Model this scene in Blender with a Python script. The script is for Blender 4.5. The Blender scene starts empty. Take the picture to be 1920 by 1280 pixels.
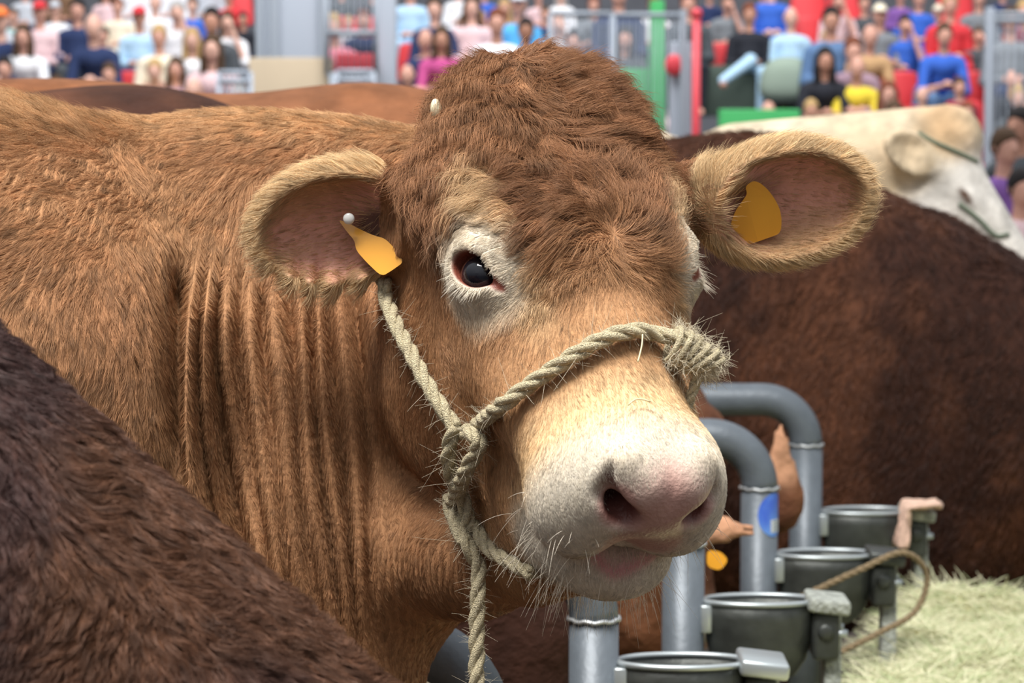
import bpy, math, random, time
import numpy as np
T0 = time.time()
from mathutils import Vector, Matrix

# ---------------------------------------------------------------- camera, world, light
SC = bpy.context.scene
C = SC.collection
TH = math.atan(440.0 / 5333.333)            # pitch of the camera below the horizon
FPX = 100.0 / 36.0 * 1920.0
CAM = np.array([0.0, 0.0, 1.6])
RIGHT = np.array([1.0, 0.0, 0.0])
FWD = np.array([0.0, math.cos(TH), -math.sin(TH)])
UPV = np.array([0.0, math.sin(TH), math.cos(TH)])
cd = bpy.data.cameras.new('camera'); cam = bpy.data.objects.new('camera', cd); C.objects.link(cam)
cd.lens = 100.0; cd.sensor_width = 36.0; cd.clip_start = 0.05; cd.clip_end = 300.0
cam.location = CAM.tolist(); cam.rotation_euler = (math.pi / 2 - TH, 0, 0)
cd.dof.use_dof = True; cd.dof.focus_distance = 2.95; cd.dof.aperture_fstop = 10.5
SC.camera = cam
SC.view_settings.view_transform = 'Standard'; SC.view_settings.look = 'None'
SC.view_settings.gamma = 1.0; SC.view_settings.use_curve_mapping = False
SC.view_settings.exposure = 0.0

wd = bpy.data.worlds.new('hall_light'); SC.world = wd; wd.use_nodes = True
wt = wd.node_tree; bg = wt.nodes['Background']; bg.inputs[1].default_value = 1.0
tc_ = wt.nodes.new('ShaderNodeTexCoord'); sx_ = wt.nodes.new('ShaderNodeSeparateXYZ'); rp_ = wt.nodes.new('ShaderNodeValToRGB')
wt.links.new(tc_.outputs['Generated'], sx_.inputs[0]); wt.links.new(sx_.outputs['Z'], rp_.inputs['Fac']); wt.links.new(rp_.outputs['Color'], bg.inputs[0])
rp_.color_ramp.elements[0].position = 0.0; rp_.color_ramp.elements[0].color = (0.09, 0.09, 0.10, 1)
rp_.color_ramp.elements[1].position = 0.8; rp_.color_ramp.elements[1].color = (1.0, 1.04, 1.1, 1)      # pale roof of the hall

def area_lamp(name, loc, target, sx, sy, power, col):
    ld = bpy.data.lights.new(name, 'AREA'); ld.shape = 'RECTANGLE'; ld.size = sx; ld.size_y = sy
    ld.energy = power; ld.color = col
    o = bpy.data.objects.new(name, ld); C.objects.link(o); o.location = loc
    o.rotation_euler = (Vector(target) - Vector(loc)).to_track_quat('-Z', 'Y').to_euler()
    return o
area_lamp('hall_lamp', (-1.0, 1.6, 7.0), (0.0, 3.5, 1.2), 2.4, 2.4, 830.0, (1.0, 0.97, 0.93))
area_lamp('added_stand_light', (0.0, 22.0, 14.0), (0.0, 31.0, 2.0), 20.0, 6.0, 4300.0, (1.0, 0.98, 0.97))  # unseen light, added to brighten the stand and its crowd

def Wp(px, py, d):
    """the point of the place seen at pixel (px, py) at depth d from the camera"""
    return CAM + d * (FWD + RIGHT * (px - 960.0) / FPX + UPV * (640.0 - py) / FPX)

# ---------------------------------------------------------------- object helpers
def link(o, parent=None, label=None, cat=None, group=None, kind=None):
    C.objects.link(o)
    if parent is not None: o.parent = parent
    if label: o['label'] = label
    if cat: o['category'] = cat
    if group: o['group'] = group
    if kind: o['kind'] = kind
    return o

def mesh_obj(name, V, F, mat, parent=None, smooth=True, **kw):
    me = bpy.data.meshes.new(name)
    V = np.asarray(V, np.float32)
    if isinstance(F, np.ndarray):
        n, k = F.shape
        me.vertices.add(len(V)); me.vertices.foreach_set('co', V.ravel())
        me.loops.add(n * k); me.loops.foreach_set('vertex_index', F.ravel().astype(np.int32))
        me.polygons.add(n); me.polygons.foreach_set('loop_start', np.arange(0, n * k, k, dtype=np.int32))
        me.update(calc_edges=True)
    else:
        me.from_pydata(V.tolist(), [], F); me.update()
    me.polygons.foreach_set('use_smooth', np.full(len(me.polygons), smooth))
    if mat is not None: me.materials.append(mat)
    o = bpy.data.objects.new(name, me)
    return link(o, parent, **kw)

# ---------------------------------------------------------------- implicit surfaces
def sstep(a, b, x):
    t = np.clip((x - a) / (b - a), 0, 1); return t * t * (3 - 2 * t)
def smin(a, b, k):
    h = np.maximum(k - np.abs(a - b), 0) / k
    return np.minimum(a, b) - h * h * k * 0.25
def smax(a, b, k): return -smin(-a, -b, k)
def ell(p, c, r, R=None):
    q = p - np.asarray(c, np.float32)
    if R is not None: q = q @ np.asarray(R, np.float32)      # columns of R = axes
    r = np.asarray(r, np.float32)
    k0 = np.sqrt(((q / r) ** 2).sum(1)); k1 = np.sqrt(((q / (r * r)) ** 2).sum(1)) + 1e-6
    return k0 * (k0 - 1) / k1
def cap(p, a, b, ra, rb):
    a = np.asarray(a, np.float32); b = np.asarray(b, np.float32)
    ba = b - a; t = np.clip(((p - a) @ ba) / (ba @ ba), 0, 1)
    return np.sqrt(((p - a - t[:, None] * ba) ** 2).sum(1)) - (ra + (rb - ra) * t)
def axes(x, z):
    """3 orthonormal columns: x first, z nearly the given one"""
    x = np.asarray(x, float); x /= np.linalg.norm(x)
    z = np.asarray(z, float); z = z - x * (z @ x); z /= np.linalg.norm(z)
    return np.stack([x, np.cross(z, x), z], 1)

def surface(f, gx, gy, gz, B=8):
    """mesh of f = 0 on the grid lines gx, gy, gz (their steps may vary)"""
    gx, gy, gz = [np.asarray(g, np.float32) for g in (gx, gy, gz)]
    def pad(g):
        n = -(-len(g) // B) * B - len(g)
        return np.concatenate([g, g[-1] + (g[-1] - g[-2]) * np.arange(1, n + 1, dtype=np.float32)])
    gx, gy, gz = pad(gx), pad(gy), pad(gz)
    n = (len(gx), len(gy), len(gz))
    D = np.empty(n, np.float32)
    def mid(g): g = g.reshape(-1, B); return (g[:, 0] + g[:, -1]) / 2, (g[:, -1] - g[:, 0]) / 2 + (g[0, 1] - g[0, 0])
    (cx, hx), (cy, hy), (cz, hz) = mid(gx), mid(gy), mid(gz)
    X, Y, Z = np.meshgrid(cx, cy, cz, indexing='ij')
    P = np.stack([X.ravel(), Y.ravel(), Z.ravel()], 1)
    dc = f(P).reshape(X.shape)
    HX, HY, HZ = np.meshgrid(hx, hy, hz, indexing='ij')
    near = np.abs(dc) < np.sqrt(HX ** 2 + HY ** 2 + HZ ** 2) * 1.35 + 0.012
    nb = near.shape
    D8 = D.reshape(nb[0], B, nb[1], B, nb[2], B)
    D8[:] = np.where(dc > 0, 1.0, -1.0)[:, None, :, None, :, None]
    idx = np.argwhere(near)
    o = np.stack(np.meshgrid(range(B), range(B), range(B), indexing='ij'), -1).reshape(-1, 3)
    for s in range(0, len(idx), 600):
        b = idx[s:s + 600]
        I = (b[:, None, :] * B + o[None]).reshape(-1, 3)
        p = np.stack([gx[I[:, 0]], gy[I[:, 1]], gz[I[:, 2]]], 1)
        D[I[:, 0], I[:, 1], I[:, 2]] = f(p)
    S = D < 0
    cnt = np.zeros((n[0] - 1, n[1] - 1, n[2] - 1), np.int8)
    for i in (0, 1):
        for j in (0, 1):
            for k in (0, 1):
                cnt += S[i:n[0] - 1 + i, j:n[1] - 1 + j, k:n[2] - 1 + k]
    act = (cnt > 0) & (cnt < 8)
    A = np.argwhere(act).astype(np.int32)
    vid = np.full(act.shape, -1, np.int32); vid[A[:, 0], A[:, 1], A[:, 2]] = np.arange(len(A))
    G = (gx, gy, gz)
    acc = np.zeros((len(A), 3), np.float64); w = np.zeros(len(A))
    corners = [(i, j, k) for i in (0, 1) for j in (0, 1) for k in (0, 1)]
    for ca in corners:
        for ax in range(3):
            if ca[ax]: continue
            cb = list(ca); cb[ax] = 1
            ia = A + np.array(ca, np.int32); ib = A + np.array(cb, np.int32)
            da = D[ia[:, 0], ia[:, 1], ia[:, 2]]; db = D[ib[:, 0], ib[:, 1], ib[:, 2]]
            m = (da < 0) != (db < 0)
            t = np.where(m, da / np.where(m, da - db, 1), 0)
            pa = np.stack([G[q][ia[:, q]] for q in range(3)], 1); pb = np.stack([G[q][ib[:, q]] for q in range(3)], 1)
            acc += m[:, None] * (pa + (pb - pa) * t[:, None]); w += m
    V = acc / w[:, None]
    quads = []
    for ax in range(3):
        u, v = (ax + 1) % 3, (ax + 2) % 3
        sl0 = [slice(1, -1)] * 3; sl0[ax] = slice(0, -1)
        sl1 = [slice(1, -1)] * 3; sl1[ax] = slice(1, None)
        a = S[tuple(sl0)]; b = S[tuple(sl1)]
        E = np.argwhere(a != b).astype(np.int32)
        flip = a[E[:, 0], E[:, 1], E[:, 2]]
        off = np.ones(3, np.int32); off[ax] = 0
        E = E + off
        eu = np.zeros(3, np.int32); eu[u] = 1; ev = np.zeros(3, np.int32); ev[v] = 1
        c = [E - eu - ev, E - ev, E, E - eu]
        q = np.stack([vid[k[:, 0], k[:, 1], k[:, 2]] for k in c], 1)
        q = np.where(flip[:, None], q, q[:, ::-1])
        quads.append(q[(q >= 0).all(1)])
    return V.astype(np.float32), np.concatenate(quads)

# cheap smooth noise, vectorised
def vnoise(p, seed=0):
    p = np.asarray(p, np.float32); i = np.floor(p).astype(np.int64); f = (p - i); f = f * f * (3 - 2 * f)
    r = 0
    for dx in (0, 1):
        for dy in (0, 1):
            for dz in (0, 1):
                h = (i[:, 0] + dx) * 374761393 + (i[:, 1] + dy) * 668265263 + (i[:, 2] + dz) * 2147483647 + seed * 144665
                h = (h ^ (h >> 13)) * 1274126177; h = (h ^ (h >> 16)) & 0xffff
                w = (f[:, 0] if dx else 1 - f[:, 0]) * (f[:, 1] if dy else 1 - f[:, 1]) * (f[:, 2] if dz else 1 - f[:, 2])
                r = r + w * h
    return (r / 32767.5 - 1).astype(np.float32)
# ---------------------------------------------------------------- the near brown cow
HM = np.array([[0.9199, 0.2446, 0.3066], [-0.0119, -0.764, 0.6452], [-0.392, 0.5971, 0.6998]])
a_ = math.radians(0.3); HM = np.array([[math.cos(a_), -math.sin(a_), 0], [math.sin(a_), math.cos(a_), 0], [0, 0, 1]]) @ HM
HT = np.array([0.0326 + 0.006, 0.2984 + 0.010, -3.0387]); HS = 1.068
CB = np.stack([RIGHT, UPV, -FWD], 1)                 # camera basis as columns
HR = CB @ HM                                         # head axes u (its left), v (down the face), w (out of the brow)
HO = CAM + CB @ HT
def h2w(q): return HO + HS * (np.asarray(q, float) @ HR.T)
def w2h(p): return ((p - HO.astype(np.float32)) @ HR.astype(np.float32)) / HS
def camdir(x, y, z): v = CB @ np.array([x, y, z], float); return v / np.linalg.norm(v)

EYE = [np.array([s * 0.103, 0.236 - (0.008 if s < 0 else 0.022), -0.083]) for s in (-1, 1)]
EYER = 0.0225
EYEN = [np.array([s * 0.80, 0.10, 0.60]) / np.linalg.norm([0.80, 0.10, 0.60]) for s in (-1, 1)]

def bend(q):
    q = q.copy(); t = sstep(0.22, 0.50, q[:, 1]); q[:, 0] += 0.021 * t; q[:, 2] += 0.004 * t; return q
def head_sdf(q):
    q = bend(q)
    d = ell(q, (0, 0.135, -0.105), (0.124, 0.175, 0.10))
    d = smin(d, ell(q, (0.010, 0.032, -0.088), (0.102, 0.083, 0.080)), 0.05)
    d = smin(d, cap(q, (0, 0.22, -0.075), (0, 0.46, -0.065), 0.072, 0.050), 0.05)
    for s in (-1, 1):
        d = smin(d, cap(q, (s * 0.040, 0.24, -0.14), (s * 0.032, 0.44, -0.10), 0.062, 0.055), 0.04)
        d = smin(d, ell(q, (s * 0.082, 0.170, -0.245), (0.052, 0.145, 0.14)), 0.04)
        d = smin(d, cap(q, (s * 0.062, 0.17, -0.31), (s * 0.026, 0.44, -0.165), 0.045, 0.034), 0.04)
        d = smin(d, ell(q, (s * 0.094, 0.208, -0.078), (0.034, 0.048, 0.036)), 0.03)
        d = smin(d, ell(q, (s * 0.048, 0.482, -0.097), (0.045, 0.052, 0.060)), 0.03)
        d = smin(d, ell(q, (s * 0.100, 0.105, -0.115), (0.040, 0.05, 0.05)), 0.04)
        d = smin(d, ell(q, (s * 0.074, 0.290, -0.130), (0.030, 0.075, 0.042)), 0.04)
    d = smin(d, ell(q, (0, 0.30, -0.22), (0.07, 0.16, 0.07)), 0.05)
    d = smin(d, ell(q, (0, 0.485, -0.055), (0.070, 0.062, 0.050)), 0.025)
    d = smin(d, ell(q, (0.016, 0.472, -0.188), (0.064, 0.054, 0.042)), 0.02)
    d = smin(d, cap(q, (-0.01, 0.22, -0.350), (0, 0.42, -0.225), 0.052, 0.044), 0.05)
    return d

ED = HR.T @ camdir(0.82, -0.55, 0.15); EYEF = axes(np.array([-ED[0], ED[1], ED[2]]), EYEN[1])
EYEF = np.stack([EYEF[:, 0] - EYEN[1] * (EYEF[:, 0] @ EYEN[1]), np.cross(EYEN[1], EYEF[:, 0]), EYEN[1]], 1); EYEF /= np.linalg.norm(EYEF, axis=0)
def head_detail(q, d):
    q = bend(q)
    au = np.abs(q[:, 0])
    m = np.stack([au, q[:, 1], q[:, 2]], 1)
    ec = np.where(q[:, :1] < 0, EYE[0] * [-1, 1, 1], EYE[1]).astype(np.float32)
    e = (m - ec) @ EYEF.astype(np.float32)
    d = smin(d, ell(e, (0, 0, 0.0), (0.036, 0.027, 0.027)), 0.02)
    d = smax(d, -ell(e, (0, 0, 0.03), (0.026, 0.0155, 0.045)), 0.004)
    d = smax(d, -cap(e, (0.018, 0.002, 0.024), (0.036, 0.002, 0.016), 0.006, 0.002), 0.004)
    d = smax(d, -ell(q, (-0.024, 0.045, 0.004), (0.006, 0.035, 0.016)), 0.015)
    # nostrils: comma-shaped hollows
    d = smin(d, cap(m, (0.020, 0.520, -0.030), (0.036, 0.505, -0.016), 0.020, 0.016), 0.02)
    n = cap(m, (0.036, 0.541, -0.052), (0.053, 0.520, -0.040), 0.0125, 0.010)
    n = smin(n, cap(m, (0.053, 0.520, -0.040), (0.055, 0.508, -0.016), 0.008, 0.003), 0.006)
    n = smin(n, cap(m, (0.036, 0.541, -0.052), (0.040, 0.46, -0.060), 0.012, 0.010), 0.006)
    d = smax(d, -n, 0.009)
    # mouth
    mz = -0.154 + 0.25 * au
    slit = np.maximum(np.abs(q[:, 2] - mz + 0.3 * (q[:, 1] - 0.5)) - 0.0016, 0.44 - q[:, 1])
    d = smax(d, -slit, 0.008)
    return d

def ear_frame(k):
    if k == 0: return axes(camdir(-0.96, -0.20, -0.10), camdir(0.12, -0.25, 0.95)), Wp(638, 420, 3.05)
    return axes(camdir(0.97, 0.14, -0.08), camdir(-0.12, -0.28, 0.95)), Wp(1470, 378, 3.12)
def ear_sdf(p, k):
    R, c = ear_frame(k)
    q = (p - c.astype(np.float32)) @ R.astype(np.float32)
    o = ell(q, (0, 0, 0), (0.098, 0.070, 0.042))
    i = ell(q, (0.004, 0, 0.028), (0.086, 0.058, 0.050))
    d = smax(o, -i, 0.008)
    base = cap(q, (-0.060, 0.010, -0.020), (-0.150, 0.015, -0.035), 0.034, 0.036)
    base = smax(base, -ell(q, (-0.03, -0.005, 0.022), (0.060, 0.040, 0.040)), 0.01)
    return smin(d, base, 0.03)

JAW = [Wp(1090, 1045, 2.95), Wp(1010, 1050, 3.00), Wp(890, 1050, 3.08), Wp(740, 1035, 3.26)]
def cow_sdf(p, detail=True):
    x, y, z = p[:, 0], p[:, 1], p[:, 2]
    # trunk
    d = ell(p, (-1.25, 3.28, 1.13), (0.80, 0.37, 0.44))
    d = smin(d, ell(p, (-1.85, 3.28, 1.22), (0.34, 0.29, 0.36)), 0.15)
    d = smin(d, ell(p, (-0.72, 3.26, 1.12), (0.40, 0.38, 0.46)), 0.15)
    d = smin(d, ell(p, (-0.60, 3.27, 1.30), (0.30, 0.22, 0.30)), 0.10)
    d = smin(d, cap(p, (-0.56, 3.14, 1.28), (-0.42, 3.12, 0.85), 0.20, 0.15), 0.12)
    for (lx, ly) in ((-0.45, 3.12), (-0.52, 3.40), (-1.85, 3.12), (-1.90, 3.44)):
        d = smin(d, cap(p, (lx, ly, 0.80), (lx + 0.02, ly, 0.42), 0.115, 0.065), 0.06)
        d = smin(d, cap(p, (lx + 0.02, ly, 0.42), (lx, ly, 0.07), 0.060, 0.045), 0.04)
        d = smin(d, cap(p, (lx + 0.02, ly, 0.06), (lx + 0.06, ly, 0.04), 0.055, 0.05), 0.02)
    # neck
    nk = ell(p, (-0.35, 3.33, 1.24), (0.38, 0.19, 0.34))
    nk = smin(nk, ell(p, (-0.22, 3.36, 1.43), (0.38, 0.12, 0.15)), 0.08)
    nk = smin(nk, ell(p, (-0.03, 3.26, 1.36), (0.14, 0.14, 0.19)), 0.08)
    nk = smin(nk, ell(p, (-0.300, 3.20, 0.98), (0.20, 0.13, 0.34)), 0.10)
    d = smin(d, nk, 0.05)
    q = w2h(p)
    hd = head_sdf(q) * HS
    jw = smin(cap(p, JAW[0], JAW[1], 0.030, 0.040), cap(p, JAW[1], JAW[2], 0.040, 0.058), 0.03)
    d = smin(d, cap(p, JAW[2], JAW[3], 0.055, 0.098), 0.06)
    hd = smin(hd, jw, 0.045)
    d = smin(d, hd, 0.035)
    for k in (0, 1): d = smin(d, ear_sdf(p, k), 0.025)
    if detail:
        near = hd < 0.03
        dd = d.copy(); dd[near] = head_detail(q[near], d[near] / HS) * HS
        d = dd
        # neck folds
        m = (d < 0.05) & (x > -0.45) & (x < 0.02) & (z > 0.9) & (z < 1.5)
        if m.any():
            xm, zm = x[m], z[m]
            w = sstep(-0.42, -0.36, xm) * (1 - sstep(-0.175, -0.13, xm)) * (1 - sstep(1.36, 1.47, zm)) * (0.4 + 0.6 * sstep(0.95, 1.15, zm))
            ph = (xm - 0.13 * np.maximum(1.4 - zm, 0) ** 1.5 + 0.010 * vnoise(np.stack([xm * 8, zm * 4, zm * 0], 1), 3)) / 0.0245
            ph = ph + 0.35 * vnoise(np.stack([xm * 25, zm * 3, xm * 0], 1), 7)
            fold = np.sqrt(np.sin(math.pi * ph) ** 2 + 0.01) - 0.65
            amp = 0.013 * (1 + 0.5 * vnoise(np.stack([xm * 30, zm * 5, xm * 0], 1), 9))
            d[m] -= 1.6 * amp * w * fold
            g = np.exp(-((xm + 0.372 - 0.02 * (1.35 - zm)) / 0.012) ** 2) * (1 - sstep(1.38, 1.46, zm))
            d[m] += 0.036 * g
            d[m] += 0.046 * np.exp(-((xm + 0.315 - 0.05 * (1.3 - zm)) / 0.030) ** 2) * (1 - sstep(1.15, 1.38, zm))
    return d

def steps(a, b, lo, hi, fine, coarse):
    L = [lo]
    while L[-1] < hi:
        e = max(a - L[-1], L[-1] - b, 0); L.append(L[-1] + min(coarse, fine + e * 0.12))
    return L
FINE = 0.003
V, Fq = surface(cow_sdf, steps(-0.42, 0.40, -2.35, 0.48, FINE, 0.016), steps(2.60, 3.15, 2.55, 3.95, FINE, 0.016), steps(1.0, 1.63, 0.0, 1.68, FINE, 0.016))
def relax(V, F, n=2):
    E = np.concatenate([F[:, [0, 1]], F[:, [1, 2]], F[:, [2, 3]], F[:, [3, 0]]])
    for _ in range(n):
        S = np.zeros_like(V, dtype=np.float64); c = np.bincount(E[:, 0], minlength=len(V)) + np.bincount(E[:, 1], minlength=len(V))
        for k in range(3):
            S[:, k] = np.bincount(E[:, 0], V[E[:, 1], k], len(V)) + np.bincount(E[:, 1], V[E[:, 0], k], len(V))
        V = (0.4 * V + 0.6 * S / np.maximum(c, 1)[:, None]).astype(np.float32)
    return V
V = relax(V, Fq)
print('cow', V.shape, Fq.shape, time.time() - T0)
def sphere(c, r, n=24):
    V = []; F = []
    for i in range(n + 1):
        for j in range(2 * n):
            a = math.pi * i / n; b = math.pi * j / n
            V.append((c[0] + r * math.sin(a) * math.cos(b), c[1] + r * math.sin(a) * math.sin(b), c[2] + r * math.cos(a)))
    for i in range(n):
        for j in range(2 * n):
            k = (j + 1) % (2 * n); F.append((i * 2 * n + j, (i + 1) * 2 * n + j, (i + 1) * 2 * n + k, i * 2 * n + k))
    return V, F
# ---------------------------------------------------------------- material helpers
def mat(name, col=(0.5, 0.5, 0.5), rough=0.6, metal=0.0, noise=0.0, nscale=8.0, bump=0.0, bscale=40.0, attr=None, spec=0.5, col2=None, coat=0.0):
    m = bpy.data.materials.new(name); m.use_nodes = True
    nt = m.node_tree; b = nt.nodes['Principled BSDF']
    b.inputs['Roughness'].default_value = rough; b.inputs['Metallic'].default_value = metal
    b.inputs['Specular IOR Level'].default_value = spec; b.inputs['Coat Weight'].default_value = coat
    b.inputs['Base Color'].default_value = (*col, 1)
    src = None
    if attr:
        a = nt.nodes.new('ShaderNodeAttribute'); a.attribute_name = attr; src = a.outputs['Color']
    if noise > 0 or col2 is not None:
        tc = nt.nodes.new('ShaderNodeTexCoord'); nz = nt.nodes.new('ShaderNodeTexNoise')
        nz.inputs['Scale'].default_value = nscale; nz.inputs['Detail'].default_value = 6
        nt.links.new(tc.outputs['Object'], nz.inputs['Vector'])
        mx = nt.nodes.new('ShaderNodeMix'); mx.data_type = 'RGBA'
        if col2 is not None:
            mx.inputs['A'].default_value = (*col, 1); mx.inputs['B'].default_value = (*col2, 1)
            rp = nt.nodes.new('ShaderNodeMapRange'); rp.inputs['From Min'].default_value = 0.4; rp.inputs['From Max'].default_value = 0.6
            nt.links.new(nz.outputs['Fac'], rp.inputs['Value']); nt.links.new(rp.outputs['Result'], mx.inputs['Factor'])
        else:
            mx.blend_type = 'MULTIPLY'; mx.inputs['Factor'].default_value = 1.0
            rp = nt.nodes.new('ShaderNodeMapRange'); rp.inputs['From Min'].default_value = 0.3; rp.inputs['From Max'].default_value = 0.7
            rp.inputs['To Min'].default_value = 1 - noise; rp.inputs['To Max'].default_value = 1 + noise
            nt.links.new(nz.outputs['Fac'], rp.inputs['Value']); nt.links.new(rp.outputs['Result'], mx.inputs['B'])
            if src is not None: nt.links.new(src, mx.inputs['A'])
            else: mx.inputs['A'].default_value = (*col, 1)
        src = mx.outputs['Result']
    if src is not None: nt.links.new(src, b.inputs['Base Color'])
    if bump > 0:
        tc = nt.nodes.new('ShaderNodeTexCoord'); nz = nt.nodes.new('ShaderNodeTexNoise')
        nz.inputs['Scale'].default_value = bscale; nz.inputs['Detail'].default_value = 5
        nt.links.new(tc.outputs['Object'], nz.inputs['Vector'])
        bp = nt.nodes.new('ShaderNodeBump'); bp.inputs['Strength'].default_value = bump; bp.inputs['Distance'].default_value = 0.01
        nt.links.new(nz.outputs['Fac'], bp.inputs['Height']); nt.links.new(bp.outputs['Normal'], b.inputs['Normal'])
    return m

def vnormals(V, F):
    V = V.astype(np.float64); n = np.cross(V[F[:, 2]] - V[F[:, 0]], V[F[:, 3]] - V[F[:, 1]])
    N = np.zeros_like(V)
    for k in range(3):
        for c in range(3): 
            pass
    for c in range(3):
        N[:, c] = sum(np.bincount(F[:, k], n[:, c], len(V)) for k in range(4))
    return N / np.maximum(np.linalg.norm(N, axis=1), 1e-12)[:, None], np.linalg.norm(n, axis=1) / 2

def add_color(me, name, col, domain='POINT'):
    a = me.attributes.new(name, 'FLOAT_COLOR', domain)
    a.data.foreach_set('color', np.c_[col, np.ones(len(col))].astype(np.float32).ravel())
def add_float(me, name, v):
    a = me.attributes.new(name, 'FLOAT', 'POINT'); a.data.foreach_set('value', np.asarray(v, np.float32))

def lerp(a, b, t):
    t = np.asarray(t)[:, None] if np.ndim(t) == 1 else t
    return a * (1 - t) + np.asarray(b) * t
def blob(q, c, r, soft=0.35, s=None):
    """1 inside an ellipsoid, fading to 0 at its rim"""
    d = np.sqrt((((q - np.asarray(c)) / np.asarray(r)) ** 2).sum(1))
    return 1 - sstep(1 - soft, 1 + soft, d)

BROWN = np.array([0.355, 0.172, 0.078]); TAN = np.array([0.50, 0.30, 0.145]); DARK = np.array([0.235, 0.105, 0.048])
CREAM = np.array([0.64, 0.575, 0.465]); PALE = np.array([0.66, 0.47, 0.26]); PAD = np.array([0.46, 0.27, 0.225])
PINK = np.array([0.74, 0.38, 0.28])

def ear_local(p, k):
    R, c = ear_frame(k); return (p - c) @ R
def regions(p):
    """soft weights of the parts of the cow's surface"""
    q = w2h(p.astype(np.float32)).astype(np.float64); qb = bend(q.astype(np.float32)).astype(np.float64)
    m = qb.copy(); m[:, 0] = np.abs(m[:, 0])
    hd = head_sdf(q.astype(np.float32))
    r = {'q': q, 'm': m}
    r['head'] = 1 - sstep(0.02, 0.045, hd)
    e = [ear_local(p, k) for k in (0, 1)]
    for k in (0, 1):
        rho = np.sqrt((e[k][:, 0] / 0.098) ** 2 + (e[k][:, 1] / 0.070) ** 2)
        inn = (rho < 1.25) & (np.abs(e[k][:, 2]) < 0.06)
        r['ear%d' % k] = inn & (hd > 0.02) & (e[k][:, 0] > -0.10); r['rho%d' % k] = rho; r['e%d' % k] = e[k]
    r['muz'] = np.maximum.reduce([blob(m, (0, 0.510, -0.10), (0.125, 0.078, 0.125), 0.25), blob(m, (0, 0.475, -0.19), (0.10, 0.07, 0.06), 0.25)]) * r['head']
    r['pad'] = np.maximum.reduce([blob(m, (0, 0.522, -0.045), (0.054, 0.040, 0.042), 0.35), blob(m, (0, 0.53, -0.10), (0.040, 0.036, 0.056), 0.25),
                                  blob(m, (0.042, 0.532, -0.044), (0.020, 0.026, 0.026), 0.3)]) * r['head']
    r['lip'] = (np.exp(-((m[:, 2] - (-0.162 + 0.25 * m[:, 0]) + 0.3 * (m[:, 1] - 0.5)) / 0.0055) ** 2) * sstep(0.47, 0.49, m[:, 1]) * (1 - sstep(0.035, 0.055, m[:, 0]))) * r['head']
    ec = np.where(q[:, :1] < 0, EYE[0] * [-1, 1, 1], EYE[1]); mq = q.copy(); mq[:, 0] = np.abs(mq[:, 0])
    ee = (mq - ec) @ EYEF
    r['ee'] = ee
    r['eyering'] = blob(ee, (0.004, 0.004, 0.012), (0.056, 0.048, 0.05), 0.35)
    r['eyepale'] = np.maximum(r['eyering'], 0.85 * blob(mq, (0.093, 0.19, -0.040), (0.022, 0.075, 0.030), 0.5))
    r['eyepale'] = np.maximum(r['eyepale'], 0.7 * blob(mq, (0.078, 0.262, -0.052), (0.024, 0.055, 0.028), 0.6))
    r['socket'] = blob(ee, (0, 0, 0.01), (0.029, 0.0185, 0.03), 0.12)
    r['socket'] = np.maximum(r['socket'], blob(ee, (0.030, 0.002, 0.018), (0.014, 0.006, 0.02), 0.4))
    return r

def pigment(p, r, skin):
    x, z = p[:, 0], p[:, 2]; q, m = r['q'], r['m']
    c = lerp(np.tile(BROWN, (len(p), 1)), TAN, 0.45 * (0.5 + 0.5 * vnoise(p * 5, 11)))
    c = lerp(c, BROWN * 0.72, 0.6 * sstep(0.1, 0.8, vnoise(p * 9, 12)))
    c = lerp(c, TAN * [1.1, 1.12, 1.15], 0.75 * sstep(1.545, 1.59, z) * (1 - r['head']))  # top of the back painted lighter, as if lit from above
    poll = (1 - sstep(0.20, 0.30, q[:, 1])) * sstep(-0.20, -0.08, q[:, 2]) * r['head']
    c = lerp(c, DARK * 1.05, 0.75 * poll)
    c = lerp(c, TAN * 1.05, 0.5 * r['head'] * sstep(0.3, 0.4, q[:, 1]))
    c = lerp(c, PALE, 0.9 * r['eyepale']); c = lerp(c, CREAM, r['eyering'] * 0.9)
    fade = r['muz']
    c = lerp(c, PALE * 1.05, 0.9 * np.clip(blob(m, (0, 0.49, -0.10), (0.145, 0.105, 0.145), 0.25), 0, 1) * r['head'])
    c = lerp(c, CREAM, fade)
    if skin:
        c = lerp(c, PAD, r['pad']); c = lerp(c, PAD * [1.25, 1.05, 1.2], r['lip'])
        c = lerp(c, np.array([0.20, 0.055, 0.035]), r['socket'])
        n = np.exp(-(np.minimum(cap(m.astype(np.float32), (0.036, 0.541, -0.052), (0.040, 0.46, -0.060), 0.011, 0.010),
                                cap(m.astype(np.float32), (0.053, 0.520, -0.040), (0.055, 0.508, -0.016), 0.006, 0.002)).clip(0) / 0.004) ** 2) * r['head']
        c = lerp(c, np.array([0.14, 0.05, 0.04]), n)
    for k in (0, 1):
        e, rho, w = r['e%d' % k], r['rho%d' % k], r['ear%d' % k].astype(float)
        inner = w * (1 - sstep(0.72, 0.92, rho)) * sstep(-0.040, -0.030, e[:, 2])
        c = lerp(c, PALE if not skin else TAN, w * 0.9)
        c = lerp(c, PALE * [1.06, 1.08, 1.1], w * sstep(0.8, 0.95, rho))
        if skin:
            t = vnoise(e * [18, 45, 18], 5)
            c = lerp(c, lerp(np.tile(PINK, (len(p), 1)), TAN * 1.05, sstep(-0.1, 0.9, t)), inner)
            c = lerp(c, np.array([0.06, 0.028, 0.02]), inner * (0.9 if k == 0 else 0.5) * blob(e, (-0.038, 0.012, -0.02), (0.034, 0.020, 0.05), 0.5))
        else:
            c = lerp(c, TAN * 1.1, inner * 0.4)
    return np.clip(c, 0.01, 0.95)

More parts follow.
